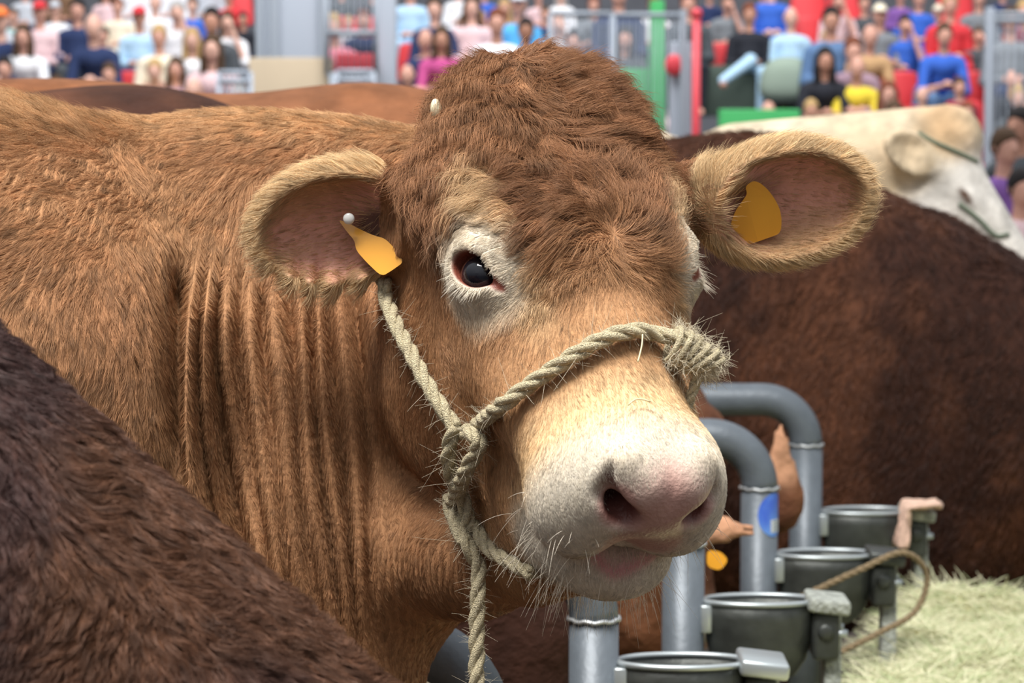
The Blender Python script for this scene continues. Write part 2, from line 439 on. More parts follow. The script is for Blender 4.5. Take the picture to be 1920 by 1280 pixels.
VN, FA = vnormals(V, Fq)
rg = regions(V.astype(np.float64))
skin_m = mat('cow_skin', attr='pigment', noise=0.10, nscale=60, rough=0.75, bump=0.25, bscale=220, spec=0.25)
nt = skin_m.node_tree; at = nt.nodes.new('ShaderNodeAttribute'); at.attribute_name = 'wet'
mr = nt.nodes.new('ShaderNodeMapRange'); mr.inputs['To Min'].default_value = 0.8; mr.inputs['To Max'].default_value = 0.30
nt.links.new(at.outputs['Fac'], mr.inputs['Value']); nt.links.new(mr.outputs['Result'], nt.nodes['Principled BSDF'].inputs['Roughness'])
nt.nodes['Principled BSDF'].inputs['Subsurface Weight'].default_value = 0.0
cow = mesh_obj('cow', V, Fq, skin_m, label='light brown cow in a rope halter facing the camera, at the front', cat='cow')
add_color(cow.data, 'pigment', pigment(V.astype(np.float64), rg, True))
add_float(cow.data, 'wet', np.clip(rg['pad'] + rg['lip'] + rg['socket'], 0, 1))

# ---- eyes
eye_m = mat('cow_eye', (0.006, 0.006, 0.009), rough=0.05, spec=0.5)
iris_m = mat('cow_eye_white', (0.075, 0.030, 0.020), rough=0.15, spec=0.6)
for s_, e in zip((-1, 1), EYE):
    n = EYEN[(s_ + 1) // 2].copy()
    Vs, Fs = sphere((0, 0, 0), EYER * HS, 24)
    Vs = np.array(Vs); k = Vs[:, 2] / (EYER * HS)
    Vs[:, 2] += 0.0018 * np.clip((k - 0.72) / 0.28, 0, 1) ** 0.5      # the cornea
    look = HR @ n; look = 0.55 * look + 0.45 * camdir(0.1, -0.12, 1) if s_ < 0 else look
    Rm = axes(look, (0, 0, 1)); Rm = np.stack([Rm[:, 1], Rm[:, 2], Rm[:, 0]], 1)
    Vs = Vs @ Rm.T + h2w(e)
    o = mesh_obj('eyeball', Vs, Fs, iris_m, cow); o.data.materials.append(eye_m)
    cen = h2w(e)
    for pl in o.data.polygons:
        c_ = np.array(pl.center) - cen
        if c_ @ Rm[:, 2] > 0.64 * EYER * HS: pl.material_index = 1

# ---- coat
def hair_obj(name, P, rad, col, mtl, parent, **kw):
    """P: (n, k, 3) points; rad: (n, k); col: (n, 3)"""
    n, k = P.shape[:2]
    hc = bpy.data.hair_curves.new(name); hc.add_curves([k] * n)
    hc.position_data.foreach_set('vector', P.astype(np.float32).ravel())
    a = hc.attributes.get('radius') or hc.attributes.new('radius', 'FLOAT', 'POINT')
    a.data.foreach_set('value', rad.astype(np.float32).ravel())
    a = hc.attributes.new('pigment', 'FLOAT_COLOR', 'CURVE')
    a.data.foreach_set('color', np.c_[col, np.ones(n)].astype(np.float32).ravel())
    hc.materials.append(mtl)
    return link(bpy.data.objects.new(name, hc), parent, **kw)

hair_m = mat('cow_hair', attr='pigment', rough=0.55, spec=0.25)
def vec_noise(p, sc, seed): return np.stack([vnoise(p * sc, seed + k) for k in range(3)], 1)

def sample_surface(V, F, N, FA, w, n, rng):
    pr = FA * w; cum = np.cumsum(pr); pick = np.searchsorted(cum, rng.random(n) * cum[-1])
    f = F[pick]; a, b = rng.random((2, n, 1))
    P = (V[f[:, 0]] * (1 - a) * (1 - b) + V[f[:, 1]] * a * (1 - b) + V[f[:, 2]] * a * b + V[f[:, 3]] * (1 - a) * b).astype(np.float64)
    Nn = N[f].mean(1); Nn /= np.linalg.norm(Nn, axis=1)[:, None]
    return P, Nn

def view_weight(p, n):
    v = CAM - p; dist = np.linalg.norm(v, axis=1); v = v / dist[:, None]
    f = sstep(-0.45, -0.15, (v * n).sum(1))
    d = (p - CAM) @ FWD; px = 960 + (p - CAM) @ RIGHT / d * FPX; py = 640 - (p - CAM) @ UPV / d * FPX
    ins = (px > -160) & (px < 2080) & (py > -160) & (py < 1440)
    return np.where(ins, 0.03 + f, 0.02)

def grow(P, N, L, G, lift, curl, cseed, clump, csize, k=7, tip=0.0):
    """strands from roots P: length L along comb direction G, standing off by lift"""
    T = G - N * (G * N).sum(1)[:, None]; T /= np.maximum(np.linalg.norm(T, axis=1), 1e-6)[:, None]
    B = np.cross(N, T)
    t = np.linspace(0, 1, k)
    ph = vnoise(P * 60, cseed) * 6.0; fr = 1 + vnoise(P * 40, cseed + 1) * 0.5
    out = np.empty((len(P), k, 3))
    for i, u in enumerate(t):
        h = lift * (u - 0.45 * u * u)
        side = curl * (np.sin(ph + fr * 5.0 * u) - np.sin(ph)) * 0.35 * u
        up = curl * (np.cos(ph + fr * 5.0 * u) - np.cos(ph)) * 0.22 * u
        out[:, i] = P + (L * u * np.sqrt(np.maximum(1 - lift ** 2 * 0.3, 0.1)))[:, None] * T + (L * (h + up))[:, None] * N + (L * side)[:, None] * B
    # strands of one lock draw together towards its middle
    cell = np.floor(P / csize[:, None] + 0.8 * vec_noise(P, 35, 91)).astype(np.int64)
    key = cell[:, 0] * 73856093 ^ cell[:, 1] * 19349663 ^ cell[:, 2] * 83492791
    _, inv, cnt = np.unique(key, return_inverse=True, return_counts=True)
    mean = np.stack([np.bincount(inv, P[:, c]) for c in range(3)], 1) / cnt[:, None]
    off = P - mean[inv]; off -= N * (off * N).sum(1)[:, None]
    off *= (np.linalg.norm(off, axis=1) < 0.03)[:, None]
    out -= off[:, None, :] * (clump[:, None, None] * (t ** 0.8)[None, :, None])
    return out, inv
rng = np.random.default_rng(5)
fc = V[Fq].mean(1).astype(np.float64); fn = VN[Fq].mean(1)
fr_ = regions(fc)
bare = np.clip(fr_['pad'] * 1.3 + fr_['socket'] * 1.5 + fr_['lip'] * 0.8, 0, 1)
short = np.clip(fr_['muz'] + fr_['eyering'], 0, 1)
dens = view_weight(fc, fn) * (1 - bare) * (1 + 1.2 * short)
polln = (1 - sstep(0.27, 0.32, fr_['q'][:, 1])) * sstep(-0.13, -0.06, fr_['q'][:, 2]) * fr_['head']
inn_ = sum(fr_['ear%d' % k] * (1 - sstep(0.60, 0.90, fr_['rho%d' % k])) * ((fn @ ear_frame(k)[0][:, 2]) > 0.1) for k in (0, 1))
dens_body = dens * (1 - 0.55 * polln) * (1 - 0.82 * inn_)
NH = 500000
P, N = sample_surface(V, Fq, VN, FA, dens_body, NH, rng)
def coat_fields(P, N, r):
    n = len(P); q, m = r['q'], r['m']
    x, z = P[:, 0], P[:, 2]
    H = r['head']
    L = np.full(n, 0.019); lift = np.full(n, 0.34); curl = np.full(n, 0.20); clump = np.full(n, 0.6); cs = np.full(n, 0.010)
    # body: down and back, straight down on the neck
    nk = sstep(-0.42, -0.30, x)
    G = np.stack([-0.55 * (1 - nk) + 0.05 * nk - 0.5 * sstep(1.50, 1.58, z), np.zeros(n), -np.ones(n)], 1)
    G[:, 0] -= 0.35 * nk * sstep(1.35, 1.5, z)
    G += 0.55 * vec_noise(P, 14, 21) + 0.30 * vec_noise(P, 45, 31)
    L = L * (1 - 0.6 * nk * (1 - sstep(1.38, 1.46, z)))
    rag = sstep(1.545, 1.58, z) * (1 - sstep(-0.44, -0.40, x)) * (1 - H)
    L = L + 0.014 * rag; lift = lift + 0.3 * rag
    # face: away from the whorl on the brow
    wh = np.array([0.0, 0.245, 0.0]); rad = q - wh; rad[:, 2] = 0
    rad /= np.maximum(np.linalg.norm(rad, axis=1), 1e-3)[:, None]
    side = sstep(0.06, 0.11, np.abs(q[:, 0])) * sstep(0.02, 0.12, -q[:, 2])
    rad = lerp(rad, np.array([0, 0.75, -0.65]), 0.9 * side)
    up = 1 - sstep(0.10, 0.20, q[:, 1])
    part = np.stack([np.tanh((q[:, 0] + 0.022) * 60), 0.55 - 0 * q[:, 0], -0.2 - 0 * q[:, 0]], 1)
    rad = lerp(rad, part, up * sstep(-0.2, -0.1, q[:, 2]))
    Gh = rad @ HR.T + 0.45 * vec_noise(P, 18, 41) + 0.10 * vec_noise(P, 60, 51)
    poll = (1 - sstep(0.24, 0.32, q[:, 1])) * sstep(-0.16, -0.07, q[:, 2])
    G = lerp(G, Gh, H)
    L = L * (1 - H) + H * (0.0085 + 0.016 * poll)
    lift = lift * (1 - H) + H * (0.22 + 0.02 * poll); curl = curl * (1 - H) + H * (0.15 + 0.5 * poll)
    clump = clump * (1 - H) + H * (0.45 + 0.42 * poll); cs = cs * (1 - H) + H * (0.006 + 0.009 * poll)
    s = np.clip(r['muz'] + r['eyering'] * 1.2, 0, 1)
    L = L * (1 - s) + 0.0038 * s; lift = lift * (1 - s) + 0.25 * s; clump = clump * (1 - 0.7 * s); curl = curl * (1 - 0.8 * s)
    wm = np.clip(r['muz'], 0, 1); up_ = np.array([0, 1.0, -0.35]) @ HR.T
    G = lerp(G, up_ + 0.3 * vec_noise(P, 50, 61), wm)
    for k in (0, 1):
        w = r['ear%d' % k].astype(float); e = r['e%d' % k]; R, _ = ear_frame(k)
        rho = r['rho%d' % k]
        radial = np.stack([e[:, 0] * 0.8 + 0.03, e[:, 1], 0 * e[:, 0]], 1); radial /= np.maximum(np.linalg.norm(radial, axis=1), 1e-4)[:, None]
        inner = (e @ np.array([0, 0, 1]) > -0.038) & ((N @ R[:, 2]) > 0.15) & (rho < 0.86)
        g = np.where(inner[:, None], np.array([1.0, -0.15, 0.1]) + 0.5 * radial, radial + [0.9, 0, 0])
        G = lerp(G, g @ R.T + 0.35 * vec_noise(P, 40, 71), w)
        rim = sstep(0.80, 0.95, rho)
        L = L * (1 - w) + w * np.where(inner, 0.012 + 0.008 * (1 - sstep(-0.06, 0.0, e[:, 0])), 0.011 + 0.013 * rim)
        lift = lift * (1 - w) + w * np.where(inner, 0.35, 0.25 + 0.2 * rim)
        curl = np.where(w > 0.5, 0.12, curl); clump = np.where(w > 0.5, 0.35, clump); cs = np.where(w > 0.5, 0.005, cs)
    return G, L, lift, curl, clump, cs
def make_coat(name, P, N, seed, rad0, Lmul=1.0, liftadd=0.0, k=6, curlmul=1.0, **kw):
    r = regions(P); G, L, lift, curl, clump, cs = coat_fields(P, N, r)
    rn = np.random.default_rng(seed)
    L = L * Lmul * rn.uniform(0.6, 1.15, len(P)); lift = np.clip(lift + liftadd + rn.normal(0, 0.07, len(P)), 0.05, 0.9)
    S, inv = grow(P, N, L, G, lift, curl * curlmul, seed, clump, cs, k)
    S += rn.normal(0, 1, (len(P), 1, 3)) * 0.07 * L[:, None, None] * np.linspace(0, 1, k)[None, :, None] ** 2
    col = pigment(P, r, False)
    lock = np.random.default_rng(3).normal(0, 1, inv.max() + 1)[inv]
    col = col * np.clip(1 + (0.10 + 0.10 * np.clip(L / 0.02, 0, 1)) * lock + 0.12 * rn.normal(0, 1, len(P)), 0.5, 1.5)[:, None]
    t = np.linspace(0, 1, k); rad = rad0 * (1 - 0.85 * t ** 1.5)[None] * rn.uniform(0.7, 1.2, (len(P), 1)) * (0.7 + 0.3 * np.clip(L / 0.015, 0, 1))[:, None]
    return hair_obj(name, S, rad, np.clip(col, 0, 1), hair_m, cow, **kw)
make_coat('coat', P, N, 1, 0.00020)
P2, N2 = sample_surface(V, Fq, VN, FA, dens * polln, 75000, rng)
make_coat('forelock', P2, N2, 77, 0.00025, Lmul=1.5, liftadd=0.04, k=9, curlmul=1.3, label='curly hair on the crown of the head')
print('hair', time.time() - T0)
# ---------------------------------------------------------------- tubes, ropes, small shapes
def resample(P, step):
    P = np.asarray(P, float)
    # Catmull-Rom through the points, then even spacing
    Q = np.vstack([2 * P[0] - P[1], P, 2 * P[-1] - P[-2]]); out = []
    for i in range(1, len(Q) - 2):
        for t in np.linspace(0, 1, 24, endpoint=False):
            a, b, c, d = Q[i - 1:i + 3]
            out.append(0.5 * (2 * b + (c - a) * t + (2 * a - 5 * b + 4 * c - d) * t * t + (3 * b - a - 3 * c + d) * t ** 3))
    out.append(P[-1]); out = np.array(out)
    s = np.r_[0, np.cumsum(np.linalg.norm(np.diff(out, axis=0), axis=1))]
    n = max(int(s[-1] / step), 2); u = np.linspace(0, s[-1], n + 1)
    return np.stack([np.interp(u, s, out[:, k]) for k in range(3)], 1), s[-1]
def frames(P):
    T = np.gradient(P, axis=0); T /= np.maximum(np.linalg.norm(T, axis=1), 1e-9)[:, None]
    n = np.cross(T[0], [0.3, 0.2, 1.0]); n /= np.linalg.norm(n); Ns = []
    for t in T:
        n = n - t * (n @ t); n /= np.linalg.norm(n); Ns.append(n)
    Ns = np.array(Ns); return T, Ns, np.cross(T, Ns)
def tube(P, r, seg=10, caps=True):
    P = np.asarray(P, float); r = np.broadcast_to(r, len(P)); T, N, B = frames(P)
    a = np.linspace(0, 2 * math.pi, seg, endpoint=False)
    V = (P[:, None] + r[:, None, None] * (np.cos(a)[None, :, None] * N[:, None] + np.sin(a)[None, :, None] * B[:, None])).reshape(-1, 3)
    F = [[i * seg + j, i * seg + (j + 1) % seg, (i + 1) * seg + (j + 1) % seg, (i + 1) * seg + j] for i in range(len(P) - 1) for j in range(seg)]
    if caps: F += [list(range(seg))[::-1], [(len(P) - 1) * seg + j for j in range(seg)]]
    return V.tolist(), F
class MB:
    def __init__(s): s.V = []; s.F = []
    def add(s, VF):
        V, F = VF; o = len(s.V); s.V += [tuple(v) for v in V]; s.F += [[i + o for i in f] for f in F]; return s
    def box(s, c, d, R=None):
        c = np.asarray(c, float); d = np.asarray(d, float) / 2
        V = np.array([(x, y, z) for x in (-1, 1) for y in (-1, 1) for z in (-1, 1)]) * d
        if R is not None: V = V @ np.asarray(R).T
        return s.add(((V + c).tolist(), [[0, 1, 3, 2], [4, 6, 7, 5], [0, 4, 5, 1], [2, 3, 7, 6], [0, 2, 6, 4], [1, 5, 7, 3]]))
    def build(s, name, m, parent=None, smooth=True, bevel=0, **kw):
        o = mesh_obj(name, s.V, s.F, m, parent, smooth, **kw)
        if bevel:
            b = o.modifiers.new('bevel', 'BEVEL'); b.width = bevel; b.segments = 2
        return o
def rope_mesh(P, R=0.0082, pitch=0.070, k=3, seg=8, phase=0.0):
    P, L = resample(P, 0.0035); T, N, B = frames(P); n = len(P)
    s = np.linspace(0, L, n); mb = MB()
    for j in range(k):
        a = 2 * math.pi * (s / pitch + j / k) + phase
        wob = 1 + 0.06 * np.sin(s * 310 + j * 2)
        Q = P + (R * 0.50 * (np.cos(a)[:, None] * N + np.sin(a)[:, None] * B))
        mb.add(tube(Q, R * 0.56 * wob, seg))
    return mb, P
def empty(name, loc, **kw):
    o = bpy.data.objects.new(name, None); o.location = [float(v) for v in loc]; o.empty_display_size = 0.1
    return link(o, None, **kw)
def adopt(child, parent):
    """parent without moving: mesh vertices are given in place coordinates"""
    child.parent = parent
    child.matrix_parent_inverse = Matrix.Translation(-Vector(parent.location)); return child

# ---------------------------------------------------------------- rope halter
from mathutils.bvhtree import BVHTree
bvh = BVHTree.FromPolygons(V.tolist(), Fq.tolist())
def hit(px, py, lift=0.0):
    d = Vector((Wp(px, py, 1) - CAM).tolist()).normalized(); r = bvh.ray_cast(Vector(CAM.tolist()), d)
    if r[0] is None: return None
    return np.array(r[0]) + lift * (0.5 * np.array(r[1]) - 0.5 * np.array(d))
rope_m = mat('hemp_rope', (0.80, 0.69, 0.45), rough=0.9, noise=0.22, nscale=260, bump=0.9, bscale=700, spec=0.15)
fuzz_m = mat('hemp_fibre', (0.66, 0.59, 0.44), rough=0.8, spec=0.2)
def on(pts, lift): return [hit(x, y, lift) for x, y in pts]
hal = empty('rope_halter', hit(885, 830), label='hemp rope halter knotted on the cheek of the light brown cow in front', cat='halter')
RR = 0.0084
ropes = {}
p = on([(728, 522), (738, 555), (760, 612), (785, 660), (812, 712), (842, 762), (868, 800)], RR + 0.012)
p = [p[0] + camdir(-0.3, 0.6, -0.8) * 0.03] + p
ropes['cheek_strap'] = p
p = on([(878, 812), (905, 793), (945, 765), (1000, 727), (1060, 687), (1110, 655), (1150, 636), (1190, 628), (1225, 634)], RR + 0.006)
p += [p[-1] + camdir(1, -0.15, 0.10) * 0.024, p[-1] + camdir(1, -0.25, -0.25) * 0.045]
ropes['nose_band'] = p
ropes['knot_loop'] = on([(868, 795), (862, 815), (857, 850), (866, 890), (885, 925), (897, 960), (893, 1000)], RR + 0.016)
ropes['knot_turn'] = on([(905, 800), (925, 818), (915, 850), (897, 880), (872, 915), (860, 950), (872, 990), (892, 1020)], RR + 0.022)
q = on([(900, 985), (925, 1025), (960, 1045), (1005, 1068)], RR + 0.004)
ropes['chin_strap'] = [v for v in q if v is not None]
a0 = ropes['knot_turn'][-1]
lead = [ropes['knot_turn'][-2], a0] + [Wp(896 + dx, y, (a0 - CAM) @ FWD - 0.004 * i) for i, (dx, y) in enumerate([(0, 1060), (0, 1110), (-2, 1170), (-2, 1230), (-4, 1300), (-8, 1420), (-6, 1600)])]
ropes['lead_rope'] = lead
fz = []
for i, (n, pts) in enumerate(ropes.items()):
    mb, pp = rope_mesh(pts, RR * (0.92 if n == 'chin_strap' else 1.0), phase=i * 0.7)
    adopt(mb.build(n, rope_m), hal); fz.append(pp)
mb = MB()      # the cheek-side turn that closes the knot
# whipping at the off side of the nose band
e0, e1 = ropes['nose_band'][-3], ropes['nose_band'][-1]
wx = (e1 - e0) / np.linalg.norm(e1 - e0)
down = camdir(-0.03, -1, 0.0); c0 = e0 + 0.35 * (e1 - e0) + camdir(0, 0, 1) * 0.002
ws = []
for j in range(6):
    a = np.linspace(0, 2 * math.pi, 26)
    ax = wx * math.cos(-0.2 - 0.18 * j) + down * math.sin(0.2 + 0.18 * j)
    fr = axes(ax, (0, 0, 1)); cc = c0 + wx * 0.0075 * j + down * (0.006 + 0.0024 * j)
    P_ = cc + 0.0155 * (1 + 0.10 * math.sin(j * 2.1)) * (np.cos(a)[:, None] * fr[:, 2] * 1.15 + np.sin(a)[:, None] * fr[:, 1])
    ws.append(P_); mb.add(tube(P_, 0.0031, 7))
adopt(mb.build('whipping', rope_m, label='thin cord wound round the nose band'), hal)
tail = [c0 + wx * 0.028 + down * 0.012, c0 + wx * 0.026 + down * 0.035, c0 + wx * 0.018 + down * 0.062 - FWD * -0.006, c0 + wx * 0.012 + down * 0.095 + FWD * 0.02]
mb, pp = rope_mesh(tail, 0.0055, 0.04); adopt(mb.build('frayed_tail', rope_m), hal); fz.append(pp)
FZ = np.concatenate(fz + ws); rf = np.random.default_rng(8)
n = 9000; I = rf.integers(0, len(FZ), n); D = rf.normal(0, 1, (n, 3)); D /= np.linalg.norm(D, axis=1)[:, None]
root = FZ[I] + D * 0.006 + rf.normal(0, 0.0012, (n, 3)); Ls = rf.exponential(0.0032, n) + 0.001
dr = D + 0.8 * rf.normal(0, 1, (n, 3)); t = np.linspace(0, 1, 4)
S = root[:, None] + (Ls[:, None, None] * t[None, :, None]) * dr[:, None] + rf.normal(0, 0.0004, (n, 4, 3)) * t[None, :, None]
E2 = c0 + wx * 0.036 + down * 0.022; m_ = 700
D2 = rf.normal(0, 1, (m_, 3)) + wx * 1.2 + down * 0.5; D2 /= np.linalg.norm(D2, axis=1)[:, None]
S2 = (E2 + rf.normal(0, 0.006, (m_, 3)))[:, None] + (rf.uniform(0.004, 0.016, m_)[:, None, None] * t[None, :, None]) * D2[:, None]
S = np.concatenate([S, S2])
fo = hair_obj('fibres', S, np.tile(0.00016 * (1 - 0.6 * t), (len(S), 1)), np.ones((len(S), 3)) * 0.6, fuzz_m, None); adopt(fo, hal)

# ---------------------------------------------------------------- ear tags, horn bud, whiskers, lashes (parts of the cow)
tag_m = mat('ear_tag_plastic', (0.80, 0.36, 0.025), rough=0.32, spec=0.5, coat=0.3)
def plate(poly, depth, tilt, th=0.0018, bend=0.0):
    """a flat plate whose outline is given as seen, standing at its own depth and tilt"""
    P_ = np.array([Wp(x, y, depth) for x, y in poly]); c = P_.mean(0); k = len(P_)
    rel = P_ - c; off = rel @ RIGHT * tilt[0] + rel @ UPV * tilt[1]
    P_ = P_ + FWD * (off + bend * (rel @ RIGHT) ** 2)[:, None]
    V_ = np.vstack([P_, P_ + FWD * th]); F_ = [list(range(k))[::-1], [k + i for i in range(k)]] + [[i, (i + 1) % k, k + (i + 1) % k, k + i] for i in range(k)]
    return V_.tolist(), F_
def smooth_poly(pts, n=3):
    P_ = np.array(pts, float)
    for _ in range(n):
        A, B_ = P_, np.roll(P_, -1, 0); P_ = np.stack([A * 0.8 + B_ * 0.2, A * 0.2 + B_ * 0.8], 1).reshape(-1, 2)
    return P_
dL = (hit(690, 470) - CAM) @ FWD
tg = mesh_obj('ear_tag', *plate(smooth_poly([(632, 410), (650, 416), (676, 430), (700, 441), (722, 447), (740, 465), (759, 491), (738, 506), (717, 519), (690, 494), (668, 470), (664, 450), (648, 432)], 2), dL - 0.022, (-0.25, 0.30)), tag_m, cow, smooth=False, label='orange tag in the ear on the left')
Vs, Fs = sphere((0, 0, 0), 0.0062, 10); cc = Wp(654, 410, dL - 0.030)
mesh_obj('button', (np.array(Vs) * [1, 0.55, 1] + cc).tolist(), Fs, mat('clear_button', (0.75, 0.74, 0.70), rough=0.2), tg)
dR = (hit(1420, 400) - CAM) @ FWD
mesh_obj('ear_tag', *plate(smooth_poly([(1396, 352), (1402, 345), (1412, 340), (1424, 344), (1440, 357), (1454, 375), (1463, 392), (1467, 410), (1467, 428), (1462, 438), (1445, 444), (1420, 453), (1392, 461), (1378, 462), (1371, 452), (1370, 420), (1378, 396), (1392, 376), (1400, 364)], 2), dR - 0.020, (0.15, -0.35), bend=3.0), tag_m, cow, smooth=False, label='orange tag in the ear on the right')
h0 = hit(829, 212)
Vs, Fs = sphere((0, 0, 0), 1.0, 12)
mesh_obj('horn_bud', (np.array(Vs) @ np.diag([0.0065, 0.010, 0.0135]) @ np.array([[1, 0, .1], [0, 1, 0], [-.1, 0, 1]]) + h0 + camdir(-0.5, 0.1, 0.9) * 0.012).tolist(), Fs, mat('horn', (0.72, 0.66, 0.45), rough=0.35, noise=0.2, nscale=150), cow, label='small pale horn bud')
rw = np.random.default_rng(21)
wh_m = mat('whisker', (0.80, 0.72, 0.58), rough=0.4)
fcn = rg['q']; mm = rg['m']
cand = np.where((rg['muz'] > 0.4) & (rg['pad'] < 0.3) & ((mm[:, 2] < -0.085)))[0]
I = rw.choice(cand, 220); Pw = V[I].astype(float); Nw = VN[I]
low = mm[I][:, 2] < -0.16
Lw = np.where(low, rw.uniform(0.012, 0.048, len(I)), rw.uniform(0.006, 0.032, len(I)))
Gw = Nw + 0.35 * rw.normal(0, 1, (len(I), 3)) + np.array([0, 0, -0.3]); Gw /= np.linalg.norm(Gw, axis=1)[:, None]
t = np.linspace(0, 1, 8)
S = Pw[:, None] + (Lw[:, None, None] * t[None, :, None]) * Gw[:, None] + np.array([0, 0, -1.0]) * (Lw * 0.35)[:, None, None] * (t ** 2)[None, :, None]
hair_obj('whiskers', S, np.tile(0.00028 * (1 - 0.8 * t), (len(S), 1)), np.ones((len(S), 3)) * 0.7, wh_m, cow)
# chin beard
cand = np.where((rg['head'] > 0.5) & (mm[:, 2] < -0.195) & (mm[:, 1] > 0.45))[0]
I = rw.choice(cand, 150); Pw = V[I].astype(float); Lw = rw.uniform(0.010, 0.034, len(I))
Gw = VN[I] * 0.5 + np.array([0.0, 0, -0.9]) + 0.25 * rw.normal(0, 1, (len(I), 3))
S = Pw[:, None] + (Lw[:, None, None] * t[None, :, None]) * Gw[:, None] + rw.normal(0, 0.002, (len(I), 1, 3)) * (t ** 2)[None, :, None]
hair_obj('beard', S, np.tile(0.00022 * (1 - 0.8 * t), (len(S), 1)), np.ones((len(S), 3)) * 0.7, wh_m, cow)
# lashes
for s_ in (-1, 1):
    e = EYE[(s_ + 1) // 2]; n_ = 90; a = rw.uniform(0.55, math.pi * 0.95, n_)
    loc = np.stack([0.026 * np.cos(a), -0.0165 * np.sin(a), 0.020 + 0 * a], 1)
    dr = np.stack([0.5 * np.cos(a), -0.75 * np.sin(a) + 0.0, 0.75 + 0 * a], 1) + 0.15 * rw.normal(0, 1, (n_, 3))
    fl = np.array([s_, 1, 1])
    A0 = h2w(e + (loc @ EYEF.T) * fl); A1 = ((dr @ EYEF.T) * fl) @ HR.T
    Ll = rw.uniform(0.010, 0.019, n_)
    S = A0[:, None] + (Ll[:, None, None] * t[None, :, None]) * A1[:, None] + np.array([0, 0, -0.3]) * (Ll[:, None, None] * (t ** 2)[None, :, None])
    hair_obj('eyelashes', S, np.tile(0.00025 * (1 - 0.8 * t), (n_, 1)), np.ones((n_, 3)) * 0.7, wh_m, cow)

# two bits of straw caught on the nose
straw_m = mat('straw', (0.72, 0.60, 0.34), rough=0.6)
for pts, lb in (([(1178, 768), (1190, 758), (1205, 758), (1217, 762)], 'short straw lying across the cow\'s nose below the rope'), ([(1196, 640), (1195, 662), (1190, 692)], 'straw hanging upright from the rope nose band')):
    pp = [hit(x, y, 0.012 if 'below' in lb else 0.024) for x, y in pts]
    MB().add(tube(resample(pp, 0.003)[0], 0.0008, 6)).build('straw', straw_m, label=lb, cat='straw')
# ---------------------------------------------------------------- floor of the hall
floor_m = mat('hall_floor', (0.10, 0.075, 0.055), rough=0.9, noise=0.3, nscale=3)
mesh_obj('floor', [(-14, -2, 0), (14, -2, 0), (14, 27.2, 0), (-14, 27.2, 0)], [[0, 1, 2, 3]], floor_m, kind='structure')

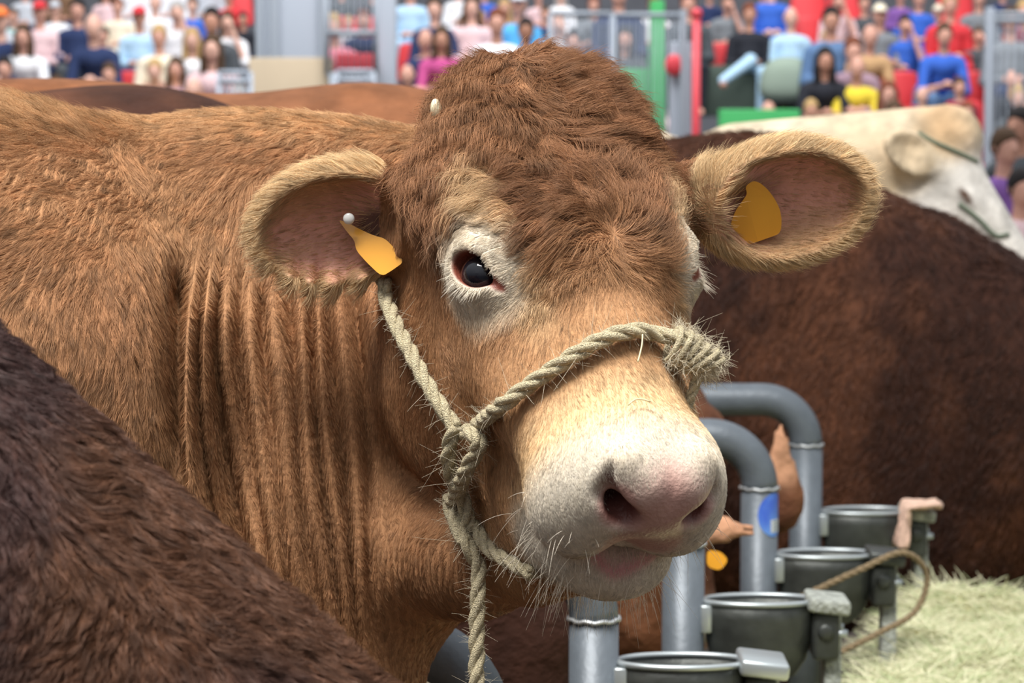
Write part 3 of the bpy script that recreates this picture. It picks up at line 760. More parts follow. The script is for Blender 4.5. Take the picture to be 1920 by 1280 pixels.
# ---------------------------------------------------------------- the other cattle
def herd_sdf(spec):
    """head-down or head-up animal facing +X; spec gives the joints in the place's coordinates"""
    Y = spec['y']; wx, wz = spec['withers']; k = spec.get('k', 1.0)
    def f(p):
        z0 = wz - 0.47 * k
        d = ell(p, (wx - 0.75 * k, Y, z0 + 0.02), (0.85 * k, 0.34 * k, 0.43 * k))
        d = smin(d, ell(p, (wx - 1.35 * k, Y, z0 + 0.10 * k), (0.40 * k, 0.29 * k, 0.38 * k)), 0.15)
        d = smin(d, ell(p, (wx - 0.10 * k, Y, z0 - 0.02), (0.42 * k, 0.32 * k, 0.46 * k)), 0.15)
        for (lx, ly) in ((0.02, -0.16), (0.05, 0.16), (-1.40, -0.15), (-1.45, 0.15)):
            d = smin(d, cap(p, (wx + lx * k, Y + ly * k, z0 - 0.25 * k), (wx + lx * k + 0.02, Y + ly * k, 0.42 * k), 0.11 * k, 0.062 * k), 0.06)
            d = smin(d, cap(p, (wx + lx * k + 0.02, Y + ly * k, 0.42 * k), (wx + lx * k, Y + ly * k, 0.06), 0.058 * k, 0.045 * k), 0.04)
        n0 = np.array(spec.get('neck', (wx + 0.10, Y, z0 + 0.08))); pl = np.array(spec['poll']); nz = np.array(spec['nose'])
        nr = spec.get('nr', 1.0); d = smin(d, cap(p, n0, pl, 0.30 * k * nr, 0.15 * k * nr), 0.12)
        if 'deep' in spec: d = smin(d, ell(p, *spec['deep']), 0.15)
        d = smin(d, cap(p, n0 - [0, 0, 0.2], (pl + nz) / 2 * [1, 1, 1] - [0.10, 0, 0.0], 0.22 * k * nr, 0.10 * k * nr), 0.12)
        ax = (nz - pl) / np.linalg.norm(nz - pl); H = axes(ax, spec.get('brow', (0.2, -0.2, 1.0)))    # x: down the face, z: brow
        L = np.linalg.norm(nz - pl)
        q = (p - pl.astype(np.float32)) @ H.astype(np.float32)
        d = smin(d, ell(q, (0.09, 0, -0.08), (0.16, 0.105, 0.10)), 0.05)
        d = smin(d, cap(q, (0.14, 0, -0.07), (L - 0.08, 0, -0.06), 0.088, 0.058), 0.05)
        d = smin(d, ell(q, (0.15, 0, -0.17), (0.14, 0.085, 0.11)), 0.05)
        d = smin(d, cap(q, (0.18, 0, -0.20), (L - 0.09, 0, -0.12), 0.05, 0.045), 0.05)
        d = smin(d, ell(q, (L - 0.06, 0, -0.075), (0.065, 0.088, 0.075)), 0.03)
        for s in (-1, 1):
            d = smin(d, ell(q, (0.19, s * 0.095, -0.06), (0.045, 0.03, 0.03)), 0.02)
            d = smax(d, -ell(q, (L - 0.005, s * 0.045, -0.055), (0.02, 0.014, 0.018)), 0.008)
            ed = H @ np.array(spec.get('eardir', (-0.2, 1.0, -0.3))) if s > 0 else H @ (np.array(spec.get('eardir', (-0.2, 1.0, -0.3))) * [1, -1, 1])
            ed = ed / np.linalg.norm(ed); c = pl + H @ np.array([0.06, s * 0.10, -0.08]) + ed * 0.11
            E_ = axes(ed, H @ np.array([0.8, 0, 0.5]))
            if 'ears' in spec: c, ed, en = [np.array(v, float) for v in spec['ears'][(s + 1) // 2]]; E_ = axes(ed, en)
            e = (p - c.astype(np.float32)) @ E_.astype(np.float32)
            o = smax(ell(e, (0, 0, 0), (0.11, 0.065, 0.035)), -ell(e, (0.005, 0, 0.026), (0.095, 0.052, 0.036)), 0.01)
            if 'ears' in spec:      # folded, seen from its side: it narrows to a point
                e2 = e * np.array([1, 1, 1.9], np.float32); o = cap(e2, (-0.08, 0, 0), (0.078, 0.004, 0), 0.058, 0.016) * 0.6
                o = smax(o, -ell(e, (-0.01, 0, 0.030), (0.07, 0.026, 0.018)), 0.006)
            d = smin(d, o, 0.02); d = smin(d, cap(e, (-0.06, 0, -0.01), (-0.12, 0, -0.01), 0.032, 0.035), 0.03)
        return d
    return f
def herd_cow(spec, label, col, col2, res=0.016, pale_face=None, hair=0, group=None):
    f = herd_sdf(spec); wx, wz = spec['withers']; Y = spec['y']
    P_ = np.array([spec['poll'], spec['nose']]); x1 = P_[:, 0].max() + 0.25; x0 = wx - 1.85
    y0 = min(Y - 0.42, P_[:, 1].min() - 0.26); y1 = max(Y + 0.42, P_[:, 1].max() + 0.26)
    # finer steps round the head
    Vh, Fh = surface(f, np.arange(x0, x1, res), np.arange(y0, y1, res), np.arange(-0.03, max(wz + 0.08, P_[:, 2].max() + 0.25), res))
    Vh = relax(Vh, Fh, 2)
    pl = np.array(spec['poll']); nz = np.array(spec['nose']); ax = (nz - pl) / np.linalg.norm(nz - pl); H = axes(ax, spec.get('brow', (0.2, -0.2, 1.0)))
    q = (Vh - pl) @ H; L = np.linalg.norm(nz - pl)
    c = lerp(np.tile(np.array(col), (len(Vh), 1)), np.array(col2), sstep(-0.3, 0.6, vnoise(Vh * 4, 5) + 0.5 * vnoise(Vh * 13, 6)))
    face = (q[:, 0] > -0.05) & (q[:, 0] < L + 0.1) & (np.abs(q[:, 1]) < 0.14) & (q[:, 2] > -0.32) & (q[:, 2] < 0.15)
    if pale_face is not None:
        c = lerp(c, np.array(pale_face), face * sstep(0.02, 0.12, q[:, 0]))
        c = lerp(c, np.array(TAN) * 1.1, 0.8 * blob(q, (-0.02, 0, 0.0), (0.11, 0.14, 0.10), 0.35))
    if pale_face is not None:
        for s in (-1, 1): c = lerp(c, np.array([0.10, 0.05, 0.03]), blob(q, (0.185, s * 0.118, -0.062), (0.030, 0.03, 0.012), 0.4))
    muz = blob(q, (L - 0.01, 0, -0.08), (0.10, 0.13, 0.13), 0.3); c = lerp(c, CREAM * 0.9, muz)
    c = lerp(c, PAD, blob(q, (L + 0.01, 0, -0.05), (0.03, 0.06, 0.06), 0.3))
    if 'ears' in spec:
        for c_, ed, en in spec['ears']: c = lerp(c, np.array([0.50, 0.26, 0.15]), blob(Vh, np.array(c_) + 0.03 * np.array(ed) / np.linalg.norm(ed), (0.10, 0.07, 0.055) if abs(ed[2]) < 0.5 else (0.055, 0.07, 0.08), 0.3))
    fur = herd_cow.m
    o = mesh_obj('cow', Vh, Fh, fur, None, label=label, cat='cow', group=group)
    add_color(o.data, 'pigment', np.clip(c, 0.005, 0.95))
    for s in ((-1, 1) if 'ears' not in spec else ()):
        ec = pl + H @ np.array([0.19, s * 0.100, -0.062]); Vs, Fs = sphere(ec, 0.021, 10)
        mesh_obj('eyeball', Vs, Fs, eye_m, o)
    if hair:
        Nn, A_ = vnormals(Vh, Fh); rr = np.random.default_rng(9)
        fcx = Vh[Fh].mean(1).astype(float); w = view_weight(fcx, Nn[Fh].mean(1))
        Pp, Np = sample_surface(Vh, Fh, Nn, A_, w, hair, rr)
        G = np.tile([-0.4, 0, -1.0], (hair, 1)) + 0.6 * vec_noise(Pp, 10, 3) + 0.4 * vec_noise(Pp, 35, 13)
        S, inv = grow(Pp, Np, np.full(hair, spec.get('hl', 0.022)) * rr.uniform(0.6, 1.2, hair), G, np.full(hair, 0.4), np.full(hair, 0.5), 5, np.full(hair, 0.75), np.full(hair, 0.014), 5)
        cc = lerp(np.tile(np.array(col), (hair, 1)), np.array(col2), sstep(-0.3, 0.6, vnoise(Pp * 4, 5) + 0.5 * vnoise(Pp * 13, 6)))
        lock = np.random.default_rng(3).normal(0, 1, inv.max() + 1)[inv]
        cc = cc * np.clip(1 + 0.16 * lock, 0.4, 1.8)[:, None]
        hair_obj('coat', S, np.tile(spec.get('hr', 0.0006) * (1 - 0.8 * np.linspace(0, 1, 5)), (hair, 1)), np.clip(cc, 0, 1), hair_m, o)
    return o
herd_cow.m = mat('cattle_fur', attr='pigment', noise=0.28, nscale=14, rough=0.85, bump=0.7, bscale=45, spec=0.2)
def at(px, py, d): return [float(v) for v in Wp(px, py, d)]
DK = (0.040, 0.015, 0.009); DK2 = (0.095, 0.036, 0.018); RB = (0.20, 0.082, 0.038); RB2 = (0.28, 0.135, 0.068)
# near, lower left
herd_cow(dict(y=2.22, withers=(-0.93, 1.54), neck=(-0.62, 2.22, 1.22), poll=(0.00, 2.20, 0.86), nose=(0.26, 2.16, 0.42), brow=(1, 0, 0.7), hr=0.0004),
         'dark brown cow with its head down, cut by the lower left corner', (0.055, 0.026, 0.022), (0.105, 0.045, 0.022), hair=60000)
# big dark one behind the dividers on the right
herd_cow(dict(y=7.35, withers=(0.72, 1.565), k=1.12, neck=(1.02, 7.32, 1.00), poll=(1.62, 7.15, 0.80), nose=(1.72, 7.05, 0.42), brow=(1, 0, 0.3), hr=0.0012, hl=0.03, deep=((0.95, 7.30, 0.72), (0.75, 0.30, 0.46))),
         'big dark brown cow feeding head down behind the dividers, right', DK, DK2, hair=60000)
# cream one beyond it, head up
cr = at(1775, 262, 8.6); cn = at(1975, 560, 8.6)
cream = herd_cow(dict(y=8.75, nr=0.72, withers=(0.36, 1.61), neck=(0.72, 8.75, 1.34), poll=(cr[0], 8.6, cr[2]), nose=(cn[0] + 0.03, 8.45, cn[2]), brow=(0.9, -0.1, 0.75), eardir=(-0.75, 0.8, -0.35)),
         'cream cow with closed eyes and head raised, far right', (0.78, 0.62, 0.42), (0.84, 0.70, 0.50), pale_face=(0.70, 0.66, 0.60), res=0.014)
# its halter
bvc = BVHTree.FromPolygons([v.co[:] for v in cream.data.vertices], [p.vertices[:] for p in cream.data.polygons])
def on_cream(pts):
    out = []
    for x, y in pts:
        d = Vector((Wp(x, y, 1) - CAM).tolist()).normalized(); r = bvc.ray_cast(Vector(CAM.tolist()), d)
        if r[0]: out.append(np.array(r[0]) + 0.008 * np.array(r[1]))
    return out
ch = on_cream([(1722, 250), (1750, 268), (1790, 283), (1830, 305), (1855, 330), (1868, 352)]); cl = on_cream([(1800, 380), (1835, 410), (1865, 440), (1890, 440), (1912, 425)])
hroot = empty('rope_halter', ch[0], label='thin green grey cord halter on the cream cow\'s head', cat='halter'); cord_m = mat('green_cord', (0.16, 0.20, 0.14), rough=0.8)
for nm_, pp_ in (('poll_cord', ch), ('cheek_cord', cl)): adopt(MB().add(tube(resample(pp_, 0.01)[0], 0.006, 8)).build(nm_, cord_m), hroot)
# the row feeding between the dividers
herd_cow(dict(y=3.99, nr=0.8, withers=(-0.78, 1.668), poll=(-0.29, 3.97, 1.08), nose=(-0.112, 3.84, 0.80), brow=(0.5, -0.9, 0.3), eardir=(0, 1, -.2)),
         'reddish brown cow behind the front cow, pink muzzle beside the lead rope', RB2, RB, pale_face=(0.62, 0.42, 0.34))
herd_cow(dict(y=4.70, nr=0.75, withers=(-0.52, 1.665), poll=(0.02, 4.70, 0.74), nose=(0.17, 4.62, 0.40), brow=(0.9, -0.4, 0.5)),
         'dark red cow feeding between second and third divider from the front', DK, DK2)
herd_cow(dict(y=5.47, nr=0.7, withers=(-0.16, 1.675), poll=(0.30, 5.50, 0.80), nose=(0.40, 5.42, 0.38), brow=(0.9, -0.4, 0.5), ears=[((0.375, 5.28, 0.812), (1, 0, -0.10), (0, -1, 0.45)), ((0.10, 5.6, 0.85), (-0.5, 1, 0), (1, 0, 0.3))]),
         'chestnut cow whose ear shows beside the front cow\'s chin', RB, (0.20, 0.075, 0.03))
tagged = bpy.context.scene.collection.objects[-1] if False else [o for o in C.objects if o.name.startswith('cow') and o.parent is None][-1]
mesh_obj('ear_tag', *plate(smooth_poly([(1326, 1030), (1352, 1034), (1366, 1050), (1350, 1070), (1325, 1062)], 2), 5.22, (0, 0)), tag_m, tagged, smooth=False)
herd_cow(dict(y=6.20, nr=0.7, withers=(-0.35, 1.62), poll=(0.38, 6.22, 0.86), nose=(0.46, 6.12, 0.43), brow=(0.9, -0.4, 0.5), ears=[((0.585, 6.13, 0.83), (0.0, 0, 1), (0.3, -1, 0)), ((0.35, 6.4, 0.95), (-0.5, 1, 0), (1, 0, 0.3))]),
         'chestnut cow behind the front cow\'s muzzle, ear tip between the two far dividers', RB, DK2)
herd_cow(dict(y=9.6, withers=(-0.60, 1.665), poll=(0.05, 9.6, 1.2), nose=(0.3, 9.5, 0.8), brow=(0.9, -0.4, 0.5)),
         'cream cow of which only the back shows, under the beige board', (0.85, 0.75, 0.58), (0.80, 0.68, 0.50))

# ---------------------------------------------------------------- stall dividers
galv = mat('galvanised_steel', (0.115, 0.135, 0.155), rough=0.45, metal=0.2, noise=0.10, nscale=30, bump=0.10, bscale=90)
weld = mat('weld_bead', (0.52, 0.54, 0.55), rough=0.4, metal=0.6)
sticker_m = mat('sticker_blue', (0.05, 0.13, 0.62), rough=0.35, col2=(0.16, 0.36, 0.80), nscale=9)
label_m = mat('sticker_label', (0.62, 0.66, 0.70), rough=0.5); ink = mat('print_grey', (0.25, 0.32, 0.33), rough=0.6)
HP = [(902, 3.58), (1114, 4.335), (1282, 5.09), (1424, 5.845), (1511, 6.60)]
NM = ['nearest galvanised stall divider, behind the hanging lead rope', 'galvanised stall divider right under the front cow\'s chin', 'third galvanised stall divider from the front, half behind the muzzle',
      'galvanised stall divider with a round blue sticker', 'farthest galvanised stall divider, in front of the big dark cow']
def ring_patch(c, R, a0, a1, z0, z1, m, name, parent, shape=None, n=28, **kw):
    """a thin curved patch on a round post; shape(u, v) in [-1,1] keeps points inside"""
    Vp = []; Fp = []
    for i in range(n + 1):
        for j in range(n + 1):
            u = -1 + 2 * i / n; v = -1 + 2 * j / n
            if shape == 'disc': k_ = max(abs(u), abs(v)) / max(math.hypot(u, v), 1e-6); uu, vv = u * k_, v * k_
            else: uu, vv = u, v
            a = (a0 + a1) / 2 + (a1 - a0) / 2 * uu; z = (z0 + z1) / 2 + (z1 - z0) / 2 * vv
            Vp.append((c[0] + R * math.cos(a), c[1] + R * math.sin(a), z))
    for i in range(n):
        for j in range(n): Fp.append([i * (n + 1) + j, (i + 1) * (n + 1) + j, (i + 1) * (n + 1) + j + 1, i * (n + 1) + j + 1])
    return mesh_obj(name, Vp, Fp, m, parent, **kw)
posts = []
for (px, d), lb in zip(HP, NM):
    x = (px - 960) / FPX * d; y = Wp(px, 900, d)[1]; r = 0.038; zt = 0.925; rb = 0.105; w = 0.40
    posts.append((x, y))
    root = empty('stall_divider', (x, y, 0), label=lb, cat='divider', group='galvanised stall dividers')
    def arc(cx, a0, a1): return [(cx + rb * math.cos(a), y, zt - rb + rb * math.sin(a)) for a in np.linspace(a0, a1, 14)]
    adopt(MB().add(tube([(x, y, 0.0), (x, y, zt - rb)], r, 28)).build('post', galv), root)
    adopt(MB().add(tube(arc(x - rb, 0, math.pi / 2) + arc(x - w + rb, math.pi / 2, math.pi)[0:], r, 28)).build('top_bend', galv), root)
    adopt(MB().add(tube([(x - w, y, zt - rb), (x - w, y, 0.0)], r, 28)).build('rear_post', galv), root)
    for xx in (x, x - w):
        a = np.linspace(0, 2 * math.pi, 33); rg_ = np.stack([xx + (r + 0.001) * np.cos(a), y + (r + 0.001) * np.sin(a), zt - rb + 0.0015 * np.sin(a * 9)], 1)
        adopt(MB().add(tube(rg_, 0.0032, 8)).build('weld_ring', weld), root)
    adopt(MB().box((x, y, 0.006), (0.16, 0.16, 0.012)).build('base_plate', galv, bevel=0.002), root)
    if px == 1424:
        zc = Wp(0, 962, d)[2]; ph = math.radians(-42)
        st = ring_patch((x, y), r + 0.0008, ph - 1.0, ph + 1.0, zc - 0.045, zc + 0.045, sticker_m, 'sticker', None, 'disc', label='round blue sticker'); adopt(st, root)
        lp = ring_patch((x, y), r + 0.0016, ph - 0.28, ph + 0.42, zc - 0.036, zc - 0.010, label_m, 'paper_label', None); lp.parent = st; lp.matrix_parent_inverse = st.matrix_parent_inverse.copy()
        lp.matrix_parent_inverse = Matrix.Identity(4)
        for k_ in range(3):
            b_ = ring_patch((x, y), r + 0.0021, ph - 0.12, ph + 0.26, zc - 0.031 + 0.0075 * k_, zc - 0.028 + 0.0075 * k_, ink, 'print', None, n=6); b_.parent = st

# ---------------------------------------------------------------- drinking bowls
steel_d = mat('dark_bowl_steel', (0.055, 0.060, 0.055), rough=0.45, metal=0.4, noise=0.3, nscale=25, bump=0.2)
rim_m = mat('worn_rim', (0.42, 0.46, 0.47), rough=0.35, metal=0.6); crust = mat('dusty_bracket', (0.34, 0.36, 0.32), rough=0.8, noise=0.4, nscale=60, bump=0.9, bscale=120)
rag_m = mat('old_rag', (0.62, 0.42, 0.32), rough=0.9, noise=0.25, nscale=80, bump=0.5)
BL = ['nearest steel drinking bowl with a clean bright clamp, at the bottom edge', 'steel drinking bowl with a whitish crusted bracket and hanging straw', 'drinking bowl with a rope looped over its bracket', 'farthest drinking bowl, with a pinkish rag on its bracket']
RIM = [(1245, 4.335), (1128, 5.09), (1040, 5.845), (958, 6.60)]
for bi, ((x, y), (ry, d), lb) in enumerate(zip(posts[1:], RIM, BL)):
    z = Wp(0, ry, d)[2]; root = empty('drinking_bowl', (x + 0.15, y, z), label=lb, cat='bowl', group='drinking bowls along the trough')
    cx = x + 0.038 + 0.098; A_, B_ = 0.100, 0.055; Vb = []; Fb = []; n = 40
    prof = [(1.0, 0.0), (0.99, -0.03), (0.95, -0.07), (0.86, -0.105), (0.66, -0.135), (0.3, -0.15), (0.0, -0.152), (0.28, -0.145), (0.62, -0.128), (0.82, -0.10), (0.91, -0.065), (0.955, -0.03), (0.965, 0.0)]
    for (s, h) in prof:
        for j in range(n): Vb.append((cx + A_ * s * math.cos(2 * math.pi * j / n), y + B_ * s * math.sin(2 * math.pi * j / n), z + h))
    for i in range(len(prof)):
        for j in range(n): i2 = (i + 1) % len(prof); Fb.append([i * n + j, i * n + (j + 1) % n, i2 * n + (j + 1) % n, i2 * n + j])
    adopt(mesh_obj('bowl', Vb, Fb, steel_d), root)
    a = np.linspace(0, 2 * math.pi, 49); adopt(MB().add(tube(np.stack([cx + A_ * np.cos(a), y + B_ * np.sin(a), z + 0 * a], 1), 0.005, 8)).build('rim', rim_m), root)
    bx = cx + A_ + 0.022
    # bracket: hood, box with valve, two bolts, standing leg
    adopt(MB().box((bx, y, z - 0.004), (0.075, 0.11, 0.026), axes((1, 0, -0.12), (0, 0, 1))).build('clamp', [rim_m, crust, steel_d, crust][bi], bevel=0.006), root)
    adopt(MB().box((bx - 0.005, y, z - 0.060), (0.048, 0.085, 0.085)).add(tube([(bx - 0.006, y - 0.05, z - 0.05), (bx - 0.006, y + 0.02, z - 0.05)], 0.016, 16)).build('valve_box', steel_d, bevel=0.008), root)
    for k_ in (-1, 1): adopt(MB().add(tube([(bx + 0.012, y + k_ * 0.03, z - 0.055), (bx + 0.034, y + k_ * 0.03, z - 0.055)], 0.008, 6)).build('bolt', rim_m), root)
    adopt(MB().box((bx + 0.010, y + 0.01, (z - 0.02) / 2), (0.030, 0.06, z - 0.02)).build('bracket_leg', crust, bevel=0.004), root)
    adopt(MB().box((x + 0.04, y, z - 0.03), (0.02, 0.06, 0.05)).build('post_clip', rim_m, bevel=0.003), root)
    if bi == 2:
        sp = [(x + 0.06, y - 0.08, z - 0.085), (bx - 0.06, y - 0.08, z - 0.02), (bx + 0.03, y - 0.06, z + 0.012), (bx + 0.085, y - 0.02, z - 0.04), (bx + 0.06, y - 0.03, z - 0.115), (bx - 0.03, y - 0.10, z - 0.15), (bx - 0.11, y - 0.12, z - 0.185)]
        mb, _ = rope_mesh(sp, 0.0065, 0.05); mb.build('tether_rope', mat('dirty_rope', (0.22, 0.16, 0.09), rough=0.9, noise=0.3, nscale=150), label='dirty brown rope looped over a drinking bowl bracket', cat='rope')
    if bi == 3:
        # a crumpled rag hanging over the bracket
        Vr = []; Fr = []; na, nb_ = 26, 14
        for i in range(na):
            for j in range(nb_):
                u = i / (na - 1); v = j / (nb_ - 1) - 0.5
                if u < 0.3: px_, pz = bx + 0.045 - u * 0.25, z + 0.022
                else: px_, pz = bx - 0.03 - (u - 0.3) * 0.02, z + 0.022 - (u - 0.3) * 0.13
                w_ = 0.012 * math.sin(v * 18 + u * 5) * (0.3 + u)
                Vr.append((px_ + w_, y - 0.05 + v * 0.11 * (1 - 0.5 * u) - 0.02 * u, pz + 0.006 * math.sin(v * 23 + u * 9)))
        for i in range(na - 1):
            for j in range(nb_ - 1): Fr.append([i * nb_ + j, (i + 1) * nb_ + j, (i + 1) * nb_ + j + 1, i * nb_ + j + 1])
        o = mesh_obj('rag', Vr, Fr, rag_m, label='pinkish rag draped over the farthest drinking bowl\'s bracket', cat='rag')
        sd = o.modifiers.new('s', 'SOLIDIFY'); sd.thickness = 0.004

# ---------------------------------------------------------------- hay
hay_m = mat('hay', (0.55, 0.52, 0.27), rough=0.9, noise=0.3, nscale=25, bump=1.0, bscale=60)
def hay_z(x, y):
    p = np.stack([x, y, x * 0], 1)
    z = 0.465 + 0.030 * vnoise(p * 3.1, 4) + 0.022 * vnoise(p * 8, 14) + 0.008 * vnoise(p * 25, 24)
    e = sstep(0.0, 0.22, x - (0.47 + 0.24 * (y - 5.3))) 
    return z * (0.15 + 0.85 * e ** 0.5) - 0.30 * sstep(6.4, 6.95, y)
gx_ = np.linspace(0.25, 3.2, 160); gy_ = np.linspace(3.4, 6.98, 200)
X_, Y_ = np.meshgrid(gx_, gy_, indexing='ij'); Z_ = hay_z(X_.ravel(), Y_.ravel())
ok = X_.ravel() > 0.45 + 0.24 * (Y_.ravel() - 5.3)
Vhy = np.stack([X_.ravel(), Y_.ravel(), np.where(ok, Z_, 0.02)], 1); ny = len(gy_); nx = len(gx_)
ii, jj = np.meshgrid(range(nx - 1), range(ny - 1), indexing='ij'); a0_ = (ii * ny + jj).ravel()
Fhy = np.stack([a0_, a0_ + ny, a0_ + ny + 1, a0_ + 1], 1)
hay = mesh_obj('hay', Vhy, Fhy, hay_m, label='pale green hay heaped in the feed alley, lower right', cat='hay', kind='stuff')
rh = np.random.default_rng(31); n = 42000
hx = rh.uniform(0.47, 1.8, n); hy = rh.uniform(4.6, 7.0, n); hx += 0.24 * (hy - 5.3)
hz = hay_z(hx, hy); a = rh.uniform(0, 2 * math.pi, n); Lh = rh.uniform(0.04, 0.20, n); el = rh.normal(0.10, 0.22, n)
D = np.stack([np.cos(a) * np.cos(el), np.sin(a) * np.cos(el), np.sin(el)], 1); t = np.linspace(-0.5, 0.5, 6)
Bn = rh.normal(0, 1, (n, 3)) * 0.25
S = np.stack([hx, hy, hz + 0.006], 1)[:, None] + (Lh[:, None, None] * t[None, :, None]) * D[:, None] + Bn[:, None] * (Lh[:, None, None] * (t ** 2 - 0.1)[None, :, None])
hc_ = lerp(np.tile([0.66, 0.66, 0.42], (n, 1)), np.array([0.80, 0.76, 0.54]), rh.random(n)); hc_ = lerp(hc_, np.array([0.42, 0.50, 0.25]), 0.8 * (rh.random(n) > 0.72))
hair_obj('stalks', S, np.tile(np.array([0.5, 0.9, 1, 1, 0.9, 0.4]), (n, 1)) * rh.uniform(0.0005, 0.0014, (n, 1)), hc_, mat('hay_stalk', attr='pigment', rough=0.6), hay, kind='stuff')
print('mid', time.time() - T0)
# ---------------------------------------------------------------- the stand and its crowd
D0, DD, RH = 30.0, 0.80, 0.33                       # depth of the lowest row, depth step, height step
T0Z = 0.50
conc = mat('stand_concrete', (0.09, 0.095, 0.11), rough=0.9, noise=0.2, nscale=1.5)
darkw = mat('stand_dark', (0.10, 0.11, 0.13), rough=0.9)
steps_mb = MB(); NR = 9
for r_ in range(-1, NR):
    zt = T0Z + RH * r_; y0 = D0 + DD * r_ - 0.45
    steps_mb.box((0, y0 + DD / 2, zt / 2), (26, DD, zt))
steps_mb.build('stand_steps', conc, smooth=False, kind='structure')
MB().box((0, D0 + DD * NR + 0.2, 3.5), (26, 0.3, 7)).build('wall_back', darkw, smooth=False, kind='structure')

def person_sdf(pose):
    """local frame: facing -Y, sitting on z = 0.43 (the row's tread is z = 0), or standing"""
    J = {}
    st = pose == 'stand'
    hip = 0.86 if st else 0.52
    lean = {'lean': -0.22, 'sit': -0.02, 'arms': -0.05, 'hand': -0.06, 'stand': 0, 'cross': 0.0}[pose]
    sh = np.array([0, lean, hip + 0.42]); pel = np.array([0, 0.02, hip])
    head = np.array([0, lean * 1.25 - 0.03, hip + 0.70])
    def parts(p, which):
        d = None
        def U(x, k=0.04):
            nonlocal d; d = x if d is None else smin(d, x, k)
        if which in ('body', 'shirt'):
            g = 0.014 if which == 'shirt' else 0
            U(cap(p, pel + [0, 0, 0.03], (pel + sh) / 2, 0.135 + g, 0.13 + g)); U(cap(p, (pel + sh) / 2, sh - [0, 0, 0.06], 0.13 + g, 0.12 + g), 0.06)
            U(cap(p, sh + [-0.13, 0, -0.03], sh + [0.13, 0, -0.03], 0.075 + g, 0.075 + g), 0.06)
            for s in (-1, 1):
                S = sh + [s * 0.19, 0, -0.04]
                if pose == 'lean': E = np.array([s * 0.24, -0.30, 0.60]); W = np.array([s * 0.05, -0.52, 0.66])
                elif pose == 'arms': E = S + [s * 0.05, -0.06, -0.28]; W = S + [-s * 0.16, -0.24, -0.22]
                elif pose == 'hand' and s > 0: E = S + [0.05, -0.18, -0.22]; W = head + [0.07, -0.14, -0.10]
                elif st: E = S + [s * 0.04, 0, -0.29]; W = E + [0, -0.05, -0.26]
                else: E = S + [s * 0.05, -0.02, -0.28]; W = np.array([s * 0.08, -0.30, hip + 0.12])
                U(cap(p, S, E, 0.056 + g, 0.044 + g), 0.03)
                if which == 'body':
                    U(cap(p, E, W, 0.042, 0.030), 0.015)
                    h = (W - E) / np.linalg.norm(W - E); U(ell(p, W + h * 0.06, (0.042, 0.05, 0.045)), 0.015)
                    for f in range(4): U(cap(p, W + h * 0.07 + [0.012 * (f - 1.5), 0, 0], W + h * 0.135 + [0.016 * (f - 1.5), -0.01, -0.01], 0.011, 0.009), 0.006)
                    U(cap(p, W + h * 0.04, W + h * 0.08 + [-s * 0.045, 0, 0.01], 0.013, 0.010), 0.008)
                else: U(cap(p, E, E + (W - E) * (0.85 if pose in ('sit', 'cross') else 0.1), 0.044 + g, 0.034 + g), 0.02)
        if which in ('body', 'trousers'):
            g = 0.016 if which == 'trousers' else 0
            U(cap(p, pel + [-0.07, 0, -0.02], pel + [0.07, 0, -0.02], 0.12 + g, 0.12 + g), 0.05)
            for s in (-1, 1):
                H = pel + [s * 0.09, -0.02, -0.03]
                if st: K = np.array([s * 0.10, -0.01, 0.47]); A = np.array([s * 0.10, 0.02, 0.09])
                elif pose == 'cross' and s < 0: K = np.array([-0.02, -0.46, 0.66]); A = np.array([-0.36, -0.66, 0.42])
                else: K = np.array([s * 0.13, -0.44, 0.52]); A = np.array([s * 0.11, -0.42, 0.10])
                U(cap(p, H, K, 0.085 + g, 0.062 + g), 0.05); U(cap(p, K, A, 0.058 + g, 0.040 + g), 0.02)
                if which == 'body': U(cap(p, A + [0, 0.02, -0.04], A + [0, -0.16, -0.06], 0.040, 0.034), 0.02)
        if which == 'body':
            U(cap(p, sh, head - [0, 0, 0.07], 0.058, 0.052), 0.03)
            U(ell(p, head, (0.078, 0.098, 0.118)), 0.02); U(ell(p, head + [0, -0.03, -0.06], (0.055, 0.06, 0.06)), 0.03)
            U(cap(p, head + [0, -0.095, 0.01], head + [0, -0.112, -0.02], 0.010, 0.015), 0.012)
            for s in (-1, 1): U(ell(p, head + [s * 0.080, 0.01, -0.005], (0.014, 0.025, 0.034)), 0.01)
            for s in (-1, 1): d = smax(d, -ell(p, head + [s * 0.032, -0.102, 0.015], (0.017, 0.012, 0.009)), 0.01)
            d = smax(d, -ell(p, head + [0, -0.100, -0.058], (0.026, 0.012, 0.004)), 0.006)
        return d
    return parts, head
